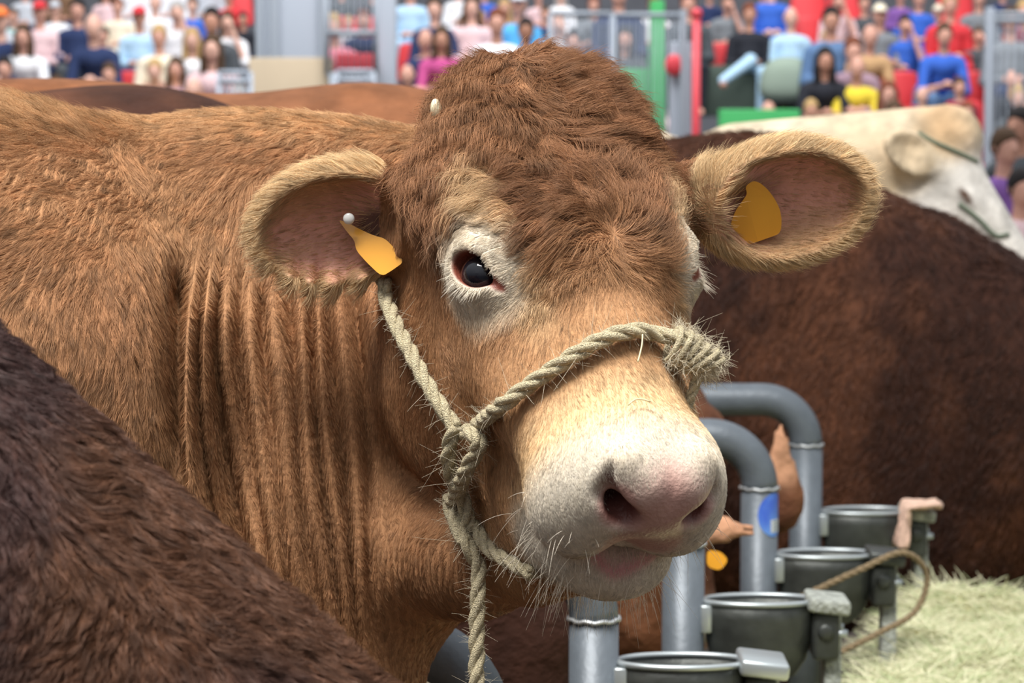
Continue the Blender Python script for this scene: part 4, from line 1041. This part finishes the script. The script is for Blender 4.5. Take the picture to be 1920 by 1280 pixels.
def hair_shape(head, style):
    def f(p):
        if style == 'cap':
            d = smax(ell(p, head + [0, 0.005, 0.02], (0.094, 0.112, 0.120)), -(p[:, 2] - (head[2] + 0.035)), 0.01)
            return smin(d, ell(p, head + [0, -0.12, 0.045], (0.075, 0.085, 0.014)), 0.02)
        d = ell(p, head + [0, 0.012, 0.015], (0.092, 0.112, 0.125))
        if style == 'long':
            d = smin(d, ell(p, head + [0, 0.06, -0.13], (0.115, 0.06, 0.18)), 0.05)
            for s in (-1, 1): d = smin(d, cap(p, head + [s * 0.075, 0.0, 0.0], head + [s * 0.095, -0.01, -0.22], 0.032, 0.025), 0.03)
        cut = ell(p, head + [0, -0.085, -0.055], (0.078, 0.080, 0.105))
        d = smax(d, -cut, 0.01)
        if style == 'short': d = smax(d, (head[2] - 0.055) - p[:, 2] + 0.0, 0.02); d = smax(d, -ell(p, head + [0, -0.10, -0.03], (0.13, 0.09, 0.075)), 0.01)
        if style == 'bald': d = smax(ell(p, head + [0, 0.02, -0.02], (0.088, 0.100, 0.09)), -ell(p, head + [0, -0.09, 0.05], (0.12, 0.11, 0.12)), 0.01)
        return d
    return f
SHARED = {}
def shared_mesh(key, f, lo, hi, res):
    if key not in SHARED:
        v, fq = surface(f, np.arange(lo[0], hi[0], res), np.arange(lo[1], hi[1], res), np.arange(lo[2], hi[2], res), B=6)
        me = bpy.data.meshes.new(key[1]); me.from_pydata(v.tolist(), [], fq.tolist()); me.polygons.foreach_set('use_smooth', [True] * len(me.polygons)); me.update()
        me.materials.append(None); SHARED[key] = me
    return SHARED[key]
CM = {}
def cmat(kind, col):
    key = (kind, tuple(round(c, 3) for c in col))
    if key not in CM: CM[key] = mat(kind, col, rough=0.55 if kind == 'skin' else 0.85, noise=0.08, nscale=12, spec=0.3)
    return CM[key]
def part(key, f, lo, hi, res, m, parent, name):
    o = bpy.data.objects.new(name, shared_mesh(key, f, lo, hi, res)); link(o, parent)
    o.material_slots[0].link = 'OBJECT'; o.material_slots[0].material = m; return o
COL = dict(navy=(0.020, 0.035, 0.10), black=(0.018, 0.020, 0.028), white=(0.78, 0.79, 0.82), cream=(0.78, 0.70, 0.55), blue=(0.04, 0.13, 0.55), lightblue=(0.42, 0.62, 0.80), red=(0.62, 0.04, 0.05),
           pink=(0.62, 0.22, 0.28), magenta=(0.50, 0.08, 0.25), grey=(0.20, 0.22, 0.24), darkgrey=(0.07, 0.08, 0.09), lightgrey=(0.52, 0.55, 0.60), tan=(0.48, 0.30, 0.15), brown=(0.16, 0.09, 0.05),
           olive=(0.12, 0.12, 0.06), green=(0.05, 0.25, 0.10), yellow=(0.75, 0.58, 0.05), denim=(0.10, 0.18, 0.33), maroon=(0.20, 0.03, 0.05), mauve=(0.36, 0.24, 0.30), teal=(0.30, 0.48, 0.46), purple=(0.22, 0.10, 0.35), skyblue=(0.10, 0.42, 0.78), palepink=(0.72, 0.52, 0.54), orange=(0.80, 0.20, 0.05))
WORD = dict(lightblue='light blue', darkgrey='dark grey', lightgrey='light grey', skyblue='sky blue', palepink='pale pink')
HAIRC = dict(black=(0.015, 0.012, 0.012), brown=(0.07, 0.040, 0.022), blond=(0.45, 0.30, 0.13), grey=(0.38, 0.37, 0.36), auburn=(0.16, 0.05, 0.025))
SKINC = [(0.62, 0.34, 0.26), (0.70, 0.42, 0.33), (0.52, 0.27, 0.19), (0.36, 0.18, 0.12)]
LAB = []; TAKEN = []
GR = []
rp = np.random.default_rng(12)
def place_person(px, py, shirt, pose='sit', hair='short', hc='brown', legs='navy', skin=0, extra='', where=None, turn=0.0, depth=None, k=None, cap_col='red', row=None):
    parts, head = person_sdf(pose)
    if depth is None:
        best = None
        for r_ in (range(-1, NR) if row is None else [row]):
            d = D0 + DD * r_; z = Wp(px, py, d)[2]; s = (z - (T0Z + RH * r_)) / head[2]
            x_ = Wp(px, py, d)[0]; clash = sum(max(0, 0.52 - abs(x_ - q_)) * 3.0 for q_, t_ in TAKEN if t_ == r_)
            if s < 0.60 or s > 1.18: continue
            sc_ = abs(s - (k or 1.0)) + clash
            if best is None or sc_ < best[3]: best = (s, r_, d, sc_)
        if best is None: best = (0.62, -1 if py > 100 else 4, D0, 0)
        s, r_, d, _ = best; TAKEN.append((Wp(px, py, d)[0], r_)); s = min(max(s, 0.62), 1.15); base = T0Z + RH * r_
    else:
        d = depth; base = 0.0; s = Wp(px, py, d)[2] / head[2]
    w = Wp(px, py, d)
    root = empty('person', (w[0], w[1] + 0.0, base)); root.rotation_euler = (0, 0, turn); root.scale = (s, s, s)
    lo, hi, rs = (-0.5, -0.85, -0.02), (0.5, 0.35, 1.75 if pose == 'stand' else 1.42), 0.020
    part((pose, 'person_body'), lambda p: parts(p, 'body'), lo, hi, 0.0155, cmat('skin', SKINC[skin]), root, 'body')
    part((pose, 'shirt'), lambda p: parts(p, 'shirt'), lo, hi, rs, cmat('cloth', COL[shirt]), root, 'shirt')
    part((pose, 'trousers'), lambda p: parts(p, 'trousers'), lo, hi, rs, cmat('cloth', COL[legs]), root, 'trousers')
    if hair != 'none':
        hl, hh = head - 0.28, head + 0.24; hl[2] = head[2] - 0.40
        nm = 'cap' if hair == 'cap' else 'hair'
        part((pose, nm + hair), hair_shape(head, hair), hl, hh, 0.014, cmat('hat', COL[cap_col]) if hair == 'cap' else cmat('hair', HAIRC[hc]), root, nm)
    sw = WORD.get(shirt, shirt); hw = ('%s cap' % WORD.get(cap_col, cap_col)) if hair == 'cap' else ('%s%s hair' % ('long ' if hair == 'long' else 'thin ' if hair == 'bald' else '', hc))
    pw = {'sit': 'seated', 'lean': 'leaning forward', 'arms': 'with arms crossed', 'hand': 'with a hand at the face', 'stand': 'standing', 'cross': 'with legs crossed'}[pose]
    LAB.append([root, sw, hw, pw, px, py, d, extra, where, WORD.get(legs, legs)])
    return root, head, s
P_ = place_person
# left stand
P_(147, 18, 'navy', 'sit', 'short', 'black', 'darkgrey', 0)
P_(183, 50, 'navy', 'lean', 'bald', 'grey', 'black', 1, extra='big')
P_(105, 18, 'white', 'arms', 'cap', legs='cream', skin=1, cap_col='lightgrey')
P_(76, 22, 'palepink', 'sit', 'cap', legs='navy', skin=0, cap_col='red')
P_(262, 32, 'lightblue', 'sit', 'cap', legs='navy', skin=2, cap_col='red')
P_(300, 68, 'cream', 'arms', 'short', 'blond', 'grey', 0)
P_(2, 38, 'navy', 'sit', 'cap', legs='navy', skin=1, cap_col='orange')
P_(26, 30, 'teal', 'sit', 'short', 'brown', 'navy', 0)
P_(52, 68, 'white', 'lean', 'long', 'brown', 'navy', 0)
P_(334, 22, 'white', 'hand', 'short', 'grey', 'denim', 1)
P_(362, 10, 'blue', 'arms', 'short', 'brown', 'brown', 1)
P_(398, 38, 'darkgrey', 'sit', 'short', 'black', 'olive', 2)
P_(428, 40, 'white', 'hand', 'long', 'brown', 'grey', 1)
P_(456, 36, 'black', 'sit', 'short', 'black', 'navy', 2)
P_(366, 74, 'white', 'lean', 'long', 'blond', 'denim', 1)
P_(404, 84, 'palepink', 'lean', 'long', 'brown', 'denim', 1)
P_(206, 138, 'grey', 'sit', 'short', 'brown', 'navy', 0, k=0.75)
P_(194, 66, 'tan', 'sit', 'short', 'brown', 'denim', 0)
P_(296, 132, 'yellow', 'lean', 'short', 'blond', 'navy', 1, k=0.8)
P_(331, 128, 'mauve', 'sit', 'long', 'brown', 'black', 0, k=0.85)
P_(365, 168, 'navy', 'sit', 'bald', 'blond', 'navy', 1, k=0.7)
P_(112, 160, 'black', 'lean', 'short', 'brown', 'black', 2, k=0.8)
P_(18, 128, 'navy', 'lean', 'short', 'black', 'navy', 0, k=0.85)
P_(222, 12, 'cream', 'sit', 'short', 'auburn', 'white', 0)
P_(292, 6, 'white', 'sit', 'bald', 'grey', 'white', 1)
P_(430, -6, 'red', 'sit', 'short', 'black', 'black', 2)
P_(200, -14, 'palepink', 'sit', 'long', 'brown', 'navy', 0)
P_(48, -18, 'lightgrey', 'sit', 'short', 'brown', 'navy', 0)
P_(120, -34, 'brown', 'sit', 'short', 'black', 'navy', 2)
P_(250, -40, 'white', 'sit', 'short', 'grey', 'lightblue', 0)
P_(320, -44, 'white', 'sit', 'short', 'brown', 'lightblue', 0)
P_(390, -44, 'lightgrey', 'sit', 'short', 'brown', 'lightblue', 0)
# behind the fence beside the pillar
P_(628, 50, 'pink', 'lean', 'short', 'blond', 'red', 1)
P_(684, 38, 'navy', 'lean', 'short', 'auburn', 'pink', 0)
P_(655, 44, 'lightgrey', 'sit', 'short', 'blond', 'navy', 1)
P_(640, -20, 'darkgrey', 'sit', 'short', 'black', 'black', 2)
P_(700, -14, 'black', 'sit', 'short', 'brown', 'darkgrey', 0)
# middle stand
P_(815, 16, 'navy', 'arms', 'short', 'brown', 'navy', 1, extra='big')
P_(798, 74, 'navy', 'sit', 'bald', 'blond', 'navy', 0, k=0.85)
P_(829, 72, 'magenta', 'lean', 'long', 'brown', 'maroon', 2)
P_(764, 140, 'darkgrey', 'sit', 'bald', 'brown', 'navy', 0, k=0.8)
P_(868, 44, 'palepink', 'lean', 'long', 'brown', 'grey', 0)
P_(888, 82, 'lightblue', 'sit', 'short', 'blond', 'lightblue', 0, k=0.9)
P_(932, 42, 'white', 'lean', 'short', 'auburn', 'white', 0)
P_(902, 34, 'tan', 'hand', 'short', 'blond', 'brown', 2)
P_(908, -16, 'blue', 'sit', 'short', 'brown', 'blue', 0)
P_(972, 8, 'skyblue', 'sit', 'cap', legs='white', skin=0, cap_col='white')
P_(946, 14, 'tan', 'sit', 'long', 'blond', 'tan', 0)
P_(986, 56, 'navy', 'sit', 'short', 'black', 'navy', 3)
P_(1046, 44, 'lightgrey', 'hand', 'bald', 'blond', 'navy', 1)
P_(1022, 26, 'navy', 'sit', 'short', 'brown', 'navy', 0)
P_(1010, -6, 'palepink', 'arms', 'short', 'brown', 'palepink', 0)
P_(1112, 10, 'grey', 'lean', 'short', 'auburn', 'navy', 0)
P_(1074, 76, 'grey', 'sit', 'short', 'black', 'navy', 0)
P_(1052, -10, 'white', 'sit', 'long', 'grey', 'white', 1)
P_(1160, -12, 'navy', 'sit', 'short', 'brown', 'navy', 0)
P_(1225, 8, 'white', 'hand', 'short', 'auburn', 'green', 0)
P_(1290, 6, 'darkgrey', 'sit', 'short', 'auburn', 'black', 0)
P_(770, -22, 'lightblue', 'sit', 'short', 'blond', 'lightblue', 0)
P_(860, -20, 'white', 'sit', 'short', 'brown', 'white', 0)
P_(1214, 166, 'palepink', 'lean', 'short', 'brown', 'navy', 0, k=0.8)
P_(885, 12, 'palepink', 'sit', 'long', 'brown', 'brown', 1)
# right stand
P_(1363, 6, 'grey', 'hand', 'short', 'brown', 'denim', 0)
P_(1405, 26, 'black', 'cross', 'short', 'auburn', 'lightblue', 2, row=3)
P_(1482, 32, 'lightblue', 'sit', 'bald', 'blond', 'olive', 1, extra='big', row=3)
P_(1557, 34, 'denim', 'sit', 'short', 'black', 'denim', 2)
P_(1549, 72, 'olive', 'sit', 'short', 'blond', 'olive', 0)
P_(1541, 112, 'black', 'lean', 'long', 'black', 'darkgrey', 2)
P_(1625, 68, 'tan', 'lean', 'bald', 'brown', 'black', 0)
P_(1599, 94, 'mauve', 'sit', 'short', 'auburn', 'grey', 0)
P_(1601, 126, 'yellow', 'lean', 'bald', 'grey', 'lightblue', 0)
P_(1695, 46, 'blue', 'hand', 'short', 'black', 'navy', 0)
P_(1763, 66, 'blue', 'lean', 'short', 'brown', 'denim', 0)
P_(1758, 24, 'white', 'sit', 'cap', legs='lightblue', skin=0, cap_col='cream')
P_(1832, 66, 'darkgrey', 'hand', 'short', 'brown', 'darkgrey', 0)
P_(1894, 150, 'black', 'hand', 'bald', 'brown', 'navy', 0, k=0.95)
P_(1893, 36, 'grey', 'sit', 'short', 'brown', 'navy', 0)
P_(1664, 174, 'white', 'sit', 'long', 'auburn', 'lightblue', 0)
P_(1728, 178, 'lightgrey', 'sit', 'bald', 'blond', 'grey', 1)
P_(1812, 210, 'maroon', 'sit', 'short', 'auburn', 'red', 0, k=0.85)
P_(1798, 162, 'maroon', 'sit', 'short', 'brown', 'grey', 0)
P_(1744, 130, 'denim', 'sit', 'short', 'brown', 'grey', 0)
P_(1440, 208, 'darkgrey', 'sit', 'bald', 'brown', 'green', 0, k=0.8)
P_(1520, 206, 'navy', 'sit', 'short', 'blond', 'navy', 2, k=0.8)
P_(1688, -6, 'purple', 'sit', 'short', 'black', 'blue', 0)
P_(1722, -4, 'blue', 'sit', 'short', 'black', 'blue', 0)
P_(1620, 6, 'darkgrey', 'sit', 'short', 'brown', 'olive', 0)
P_(1570, 2, 'palepink', 'hand', 'short', 'auburn', 'black', 0)
P_(1648, 28, 'grey', 'arms', 'cap', legs='black', skin=0, cap_col='cream')
P_(1780, 8, 'red', 'sit', 'short', 'blond', 'red', 0)
P_(1835, -4, 'grey', 'sit', 'short', 'auburn', 'grey', 0)
P_(1880, -16, 'navy', 'sit', 'short', 'black', 'navy', 0)
P_(1330, -10, 'navy', 'sit', 'short', 'brown', 'navy', 0)
P_(1430, -14, 'navy', 'sit', 'short', 'brown', 'lightblue', 0)
P_(1675, 214, 'darkgrey', 'sit', 'short', 'brown', 'navy', 2, k=0.7)
# standing close to the animals, far right
P_(1880, 275, 'purple', 'stand', 'short', 'brown', 'denim', 0, depth=17.0, turn=0.5, where='behind the cream cow')
P_(1912, 352, 'palepink', 'stand', 'short', 'black', 'navy', 0, depth=14.5, turn=0.3, where='low, beside the cream cow')
P_(1915, 235, 'darkgrey', 'stand', 'short', 'black', 'black', 2, depth=18.5, turn=-0.6, where='at the edge, highest of three by the cream cow')
# the rest of the crowd, in the places still free
for r_ in range(-1, NR):
    d = D0 + DD * r_; z = T0Z + RH * r_ + 1.2
    for px in list(range(-20, 470, 42)) + list(range(752, 1250, 42)) + list(range(1325, 1960, 42)):
        x_ = (px - 960) / FPX * d + rp.uniform(-0.08, 0.08)
        if any(t_ == r_ and abs(x_ - q_) < 0.46 for q_, t_ in TAKEN) or rp.random() < 0.25: continue
        py = 640 - ((z - CAM[2]) - 0 + d * math.tan(TH)) / d * FPX * 1.0
        py = 200 - (z - CAM[2]) / d * FPX
        if py < -70 or py > 190 or (r_ < 3 and 1320 < px < 1510): continue
        P_(x_ / d * FPX + 960, py, str(rp.choice(['navy', 'black', 'darkgrey', 'navy', 'grey', 'blue', 'maroon', 'lightgrey', 'palepink', 'denim', 'white', 'tan', 'green'])), str(rp.choice(['sit', 'lean', 'arms', 'hand'])),
           str(rp.choice(['short', 'long', 'short', 'cap', 'bald'])), str(rp.choice(['black', 'brown', 'brown', 'auburn', 'grey', 'blond'])), str(rp.choice(['navy', 'denim', 'black', 'grey', 'brown'])), int(rp.integers(0, 4)), cap_col=str(rp.choice(['red', 'white', 'navy'])), k=1.0)
# labels: look first, then who sits beside whom
def sect(x): return 'left of the grey pillar' if x < 500 else 'behind the fence beside the pillar' if x < 740 else 'in the middle of the stand' if x < 1320 else 'in the right stand'
used = {}
for L_ in LAB:
    root, sw, hw, pw, px, py, d, extra, where, lw = L_
    cands = ['person in %s top with %s, %s' % (sw, hw, pw + ' ' + (where or sect(px)))]
    cands.append('person in %s top and %s trousers with %s, %s %s' % (sw, lw, hw, pw, where or sect(px)))
    o_ = sorted([M for M in LAB if M is not L_ and abs(M[5] - py) < 45], key=lambda M: abs(M[4] - px) + abs(M[5] - py))
    for M in o_[:6]:
        cands.append('person in %s top with %s, just %s the one in %s with %s' % (sw, hw, 'right of' if M[4] < px else 'left of', M[1], M[2]))
        cands.append('person in %s top with %s, %s the one in %s' % (sw, hw, 'right of' if M[4] < px else 'left of', M[1]))
        cands.append('person with %s in %s top and %s trousers, %s one in %s' % (hw, sw, lw, 'right of' if M[4] < px else 'left of', M[1]))
    for c_ in cands:
        if c_ not in used and len(c_.split()) <= 16: break
    if c_ in used or len(c_.split()) > 16: print('LABELPROBLEM', c_)
    used[c_] = 1; root['label'] = c_; root['category'] = 'person'; root['group'] = 'spectators in the stand' if d > 25 else 'bystanders beyond the cattle'

# ---- empty red seats
seat_m = mat('red_seat_plastic', (0.68, 0.045, 0.055), rough=0.45)
def seat(px, py, lb, m=seat_m):
    best = min(range(-1, NR), key=lambda r_: abs(Wp(px, py, D0 + DD * r_)[2] - (T0Z + RH * r_ + 0.62)))
    d = D0 + DD * best; w = Wp(px, py, d); base = T0Z + RH * best; y = w[1]
    root = empty('stadium_seat', (w[0], y, base), label=lb, cat='seat', group='red seats of the stand')
    Vb = []; n = 12
    for i in range(n):
        for j in range(n):
            u = -1 + 2 * i / (n - 1); v = j / (n - 1); wd_ = 0.225 * (1 - 0.12 * v ** 3)
            Vb.append((w[0] + u * wd_, y + 0.22 - 0.05 * u * u * -1 - 0.03 + 0.05 * v, base + 0.44 + 0.40 * v - 0.03 * abs(u) ** 4 * v))
    Fb = [[i * n + j, (i + 1) * n + j, (i + 1) * n + j + 1, i * n + j + 1] for i in range(n - 1) for j in range(n - 1)]
    o = adopt(mesh_obj('backrest', Vb, Fb, m), root); o.modifiers.new('s', 'SOLIDIFY').thickness = 0.02
    adopt(MB().box((w[0], y + 0.02, base + 0.43), (0.44, 0.42, 0.035)).build('seat', m, bevel=0.015), root)
    adopt(MB().box((w[0], y + 0.10, base + 0.20), (0.10, 0.12, 0.42)).build('pedestal', conc), root)
for px, py, lb in [(636, 80, 'red seat behind the fence, nearest the pillar'), (688, 78, 'pinkish red seat behind the fence, nearest the light post'), (240, 160, 'red seat between the child in grey and the yellow jersey'), (120, 128, 'red seat beside the big man in navy'),
                   (790, 150, 'red seat below the woman in magenta'), (780, 100, 'red seat left of the woman in magenta'), (1445, 45, 'red seat left of the man in light blue'), (1520, 15, 'red seat right above the man in light blue'),
                   (1512, 50, 'red seat just right of the man in light blue'), (1575, 115, 'red seat between the black coat and the yellow jersey'), (1692, 160, 'upper red seat below the man in blue'), (1590, 10, 'red seat at the top, above the denim jacket'),
                   (1797, 8, 'red seat at the top, right of the cream cap'), (1830, 180, 'red seat beside the maroon top'), (1345, 105, 'red seat right of the red pole'), (1545, 225, 'red seat low down beside the cream cow'), (436, 12, 'red seat at the top next to the pillar'), (1815, 235, 'red seat behind the cream cow\'s poll')]:
    seat(px, py, lb)
# ---- street furniture of the ring
grey_m = mat('painted_grey', (0.27, 0.31, 0.36), rough=0.6); grey2 = mat('pale_grey_panel', (0.34, 0.385, 0.45), rough=0.6); board = mat('beige_board', (0.50, 0.41, 0.29), rough=0.8, noise=0.06, nscale=2)
redp = mat('red_paint', (0.62, 0.05, 0.07), rough=0.5); greenp = mat('green_plastic', (0.04, 0.36, 0.10), rough=0.5); olivec = mat('sage_cloth', (0.26, 0.33, 0.27), rough=0.95, bump=0.5, bscale=6)
def seen_box(x0, y0, x1, y1, d, th, m, name, parent=None, bevel=0.01, **kw):
    a, b = Wp(x0, y1, d), Wp(x1, y0, d); return MB().box(((a[0] + b[0]) / 2, a[1] + th / 2, (a[2] + b[2]) / 2), (b[0] - a[0], th, b[2] - a[2])).build(name, m, parent, bevel=bevel, **kw)
def down_to_floor(x0, y0, x1, d, th, m, name, parent=None, **kw):
    a, b = Wp(x0, y0, d), Wp(x1, y0, d); return MB().box(((a[0] + b[0]) / 2, a[1] + th / 2, a[2] / 2), (b[0] - a[0], th, a[2])).build(name, m, parent, bevel=0.01, **kw)
pc = down_to_floor(478, -60, 612, 28.5, 0.5, grey2, 'pillar', label='wide pale grey pillar dividing the stand on the left', cat='pillar')
for x0, x1 in ((478, 492), (506, 522), (598, 612)): 
    o = down_to_floor(x0, -60, x1, 28.45, 0.05, grey_m, 'pillar_rib', pc)
down_to_floor(466, 108, 622, 27.6, 0.05, board, 'beige_board', label='plain beige board standing before the grey pillar', cat='board')
down_to_floor(703, -40, 742, 28.2, 0.3, grey2, 'post', label='pale grey post left of the man in navy', cat='post')
def barrier(x0, x1, ytop, d, lb, nbar, ybot=None, rails=(), m=grey_m):
    A_, B_ = Wp(x0, ytop, d), Wp(x1, ytop, d); root = empty('crowd_barrier', ((A_[0] + B_[0]) / 2, A_[1], 0), label=lb, cat='barrier')
    zb = 0.12 if ybot is None else Wp(x0, ybot, d)[2]; y = A_[1]; zt = A_[2]
    fr_ = MB().add(tube([(A_[0], y, zb), (A_[0], y, zt)], 0.024, 10)).add(tube([(B_[0], y, zb), (B_[0], y, zt)], 0.024, 10)).add(tube([(A_[0], y, zt), (B_[0], y, zt)], 0.024, 10)).add(tube([(A_[0], y, zb), (B_[0], y, zb)], 0.022, 10))
    adopt(fr_.build('frame', m), root)
    for yy in rails: z = Wp(0, yy, d)[2]; adopt(MB().add(tube([(A_[0], y, z), (B_[0], y, z)], 0.03, 10)).build('rail', m), root)
    for i in range(nbar): 
        x = A_[0] + (B_[0] - A_[0]) * (i + 1) / (nbar + 1); adopt(MB().add(tube([(x, y - 0.0, zb), (x, y, zt)], 0.009, 6)).build('bar', m), root)
    for x in (A_[0] + 0.05, B_[0] - 0.05): adopt(MB().box((x, y, 0.03 if ybot is None else zb / 2), (0.06, 0.5, 0.06) if ybot is None else (0.05, 0.05, zb)).build('foot', m), root)
barrier(1150, 1283, 28, 26.5, 'grey crowd barrier with thin upright bars, right of the front cow\'s crown', 10)
barrier(1032, 1148, 26, 26.5, 'grey crowd barrier behind the front cow\'s crown', 8)
barrier(612, 704, -30, 27.5, 'tall grey barred fence between the pillar and the post', 7, ybot=140, rails=(62,))
barrier(410, 470, 136, 27.0, 'low pale mesh barrier left of the beige board', 5, rails=(152,), m=grey2)
barrier(632, 700, 134, 27.0, 'low pale barrier right of the beige board', 5, rails=(150,), m=grey2)
barrier(1862, 1990, 26, 26.5, 'tall grey barrier at the right edge', 8, rails=(38,))
down_to_floor(1256, 78, 1297, 26.3, 0.2, grey2, 'post', label='pale grey post beside the red pole', cat='post')
down_to_floor(1276, 18, 1288, 26.2, 0.06, grey_m, 'pole', label='thin grey pole left of the red pole', cat='pole')
a = Wp(1306, 26, 26.0); MB().add(tube([(a[0], a[1], 0.0), (a[0], a[1], a[2])], 0.036, 14)).add(sphere((a[0], a[1], a[2]), 0.055, 8)).build('red_pole', redp, label='red upright pole with a knob on top', cat='pole')
a = Wp(1264, 122, 26.27); Vs, Fs = sphere((0, 0, 0), 1.0, 12); mesh_obj('red_disc', (np.array(Vs) * [0.085, 0.04, 0.10] + a).tolist(), Fs, redp, label='round red cushion pad fixed on the pale post', cat='pad')
down_to_floor(1850, 14, 1866, 25.5, 0.08, grey2, 'pole', label='pale grey pole standing before the right stand', cat='pole')
for i, (x0, y0, x1, lb) in enumerate([(1160, 128, 1250, 'green plastic bench behind the crowd barrier'), (1220, 0, 1246, 'green upright post behind the crowd barrier'), (1350, 205, 1500, 'low green hoarding just above the cream cow\'s back')]):
    down_to_floor(x0, y0, x1, 28.0 - i * 0.3, 0.25, greenp, ['green_bench', 'green_post', 'hoarding'][i], label=lb, cat=['bench', 'post', 'hoarding'][i])
# the red and pink box seats behind the fence, sage coat
seen_box(630, 100, 700, 132, 27.9, 0.4, redp, 'red_box', label='red box standing under the red seats behind the fence', cat='box')
a = Wp(1475, 150, 31.85); Vs, Fs = sphere((0, 0, 0), 1.0, 20); Vs = np.array(Vs)
Vs = np.sign(Vs) * np.abs(Vs) ** 0.75; Vs[:, 0] *= 0.30 * (1 - 0.15 * Vs[:, 2]); Vs[:, 1] *= 0.22; Vs[:, 2] *= 0.26; Vs += a
mesh_obj('folded_coat', Vs.tolist(), Fs, olivec, label='sage green folded coat on the lap of the man in light blue', cat='coat')
seen_box(1318, 122, 1445, 217, 32.18, 0.3, mat('dark_green_board', (0.06, 0.085, 0.07), rough=0.9), 'bench', label='dark green bench under the person with crossed legs, beside the red pole', cat='bench')
print('crowd', time.time() - T0)
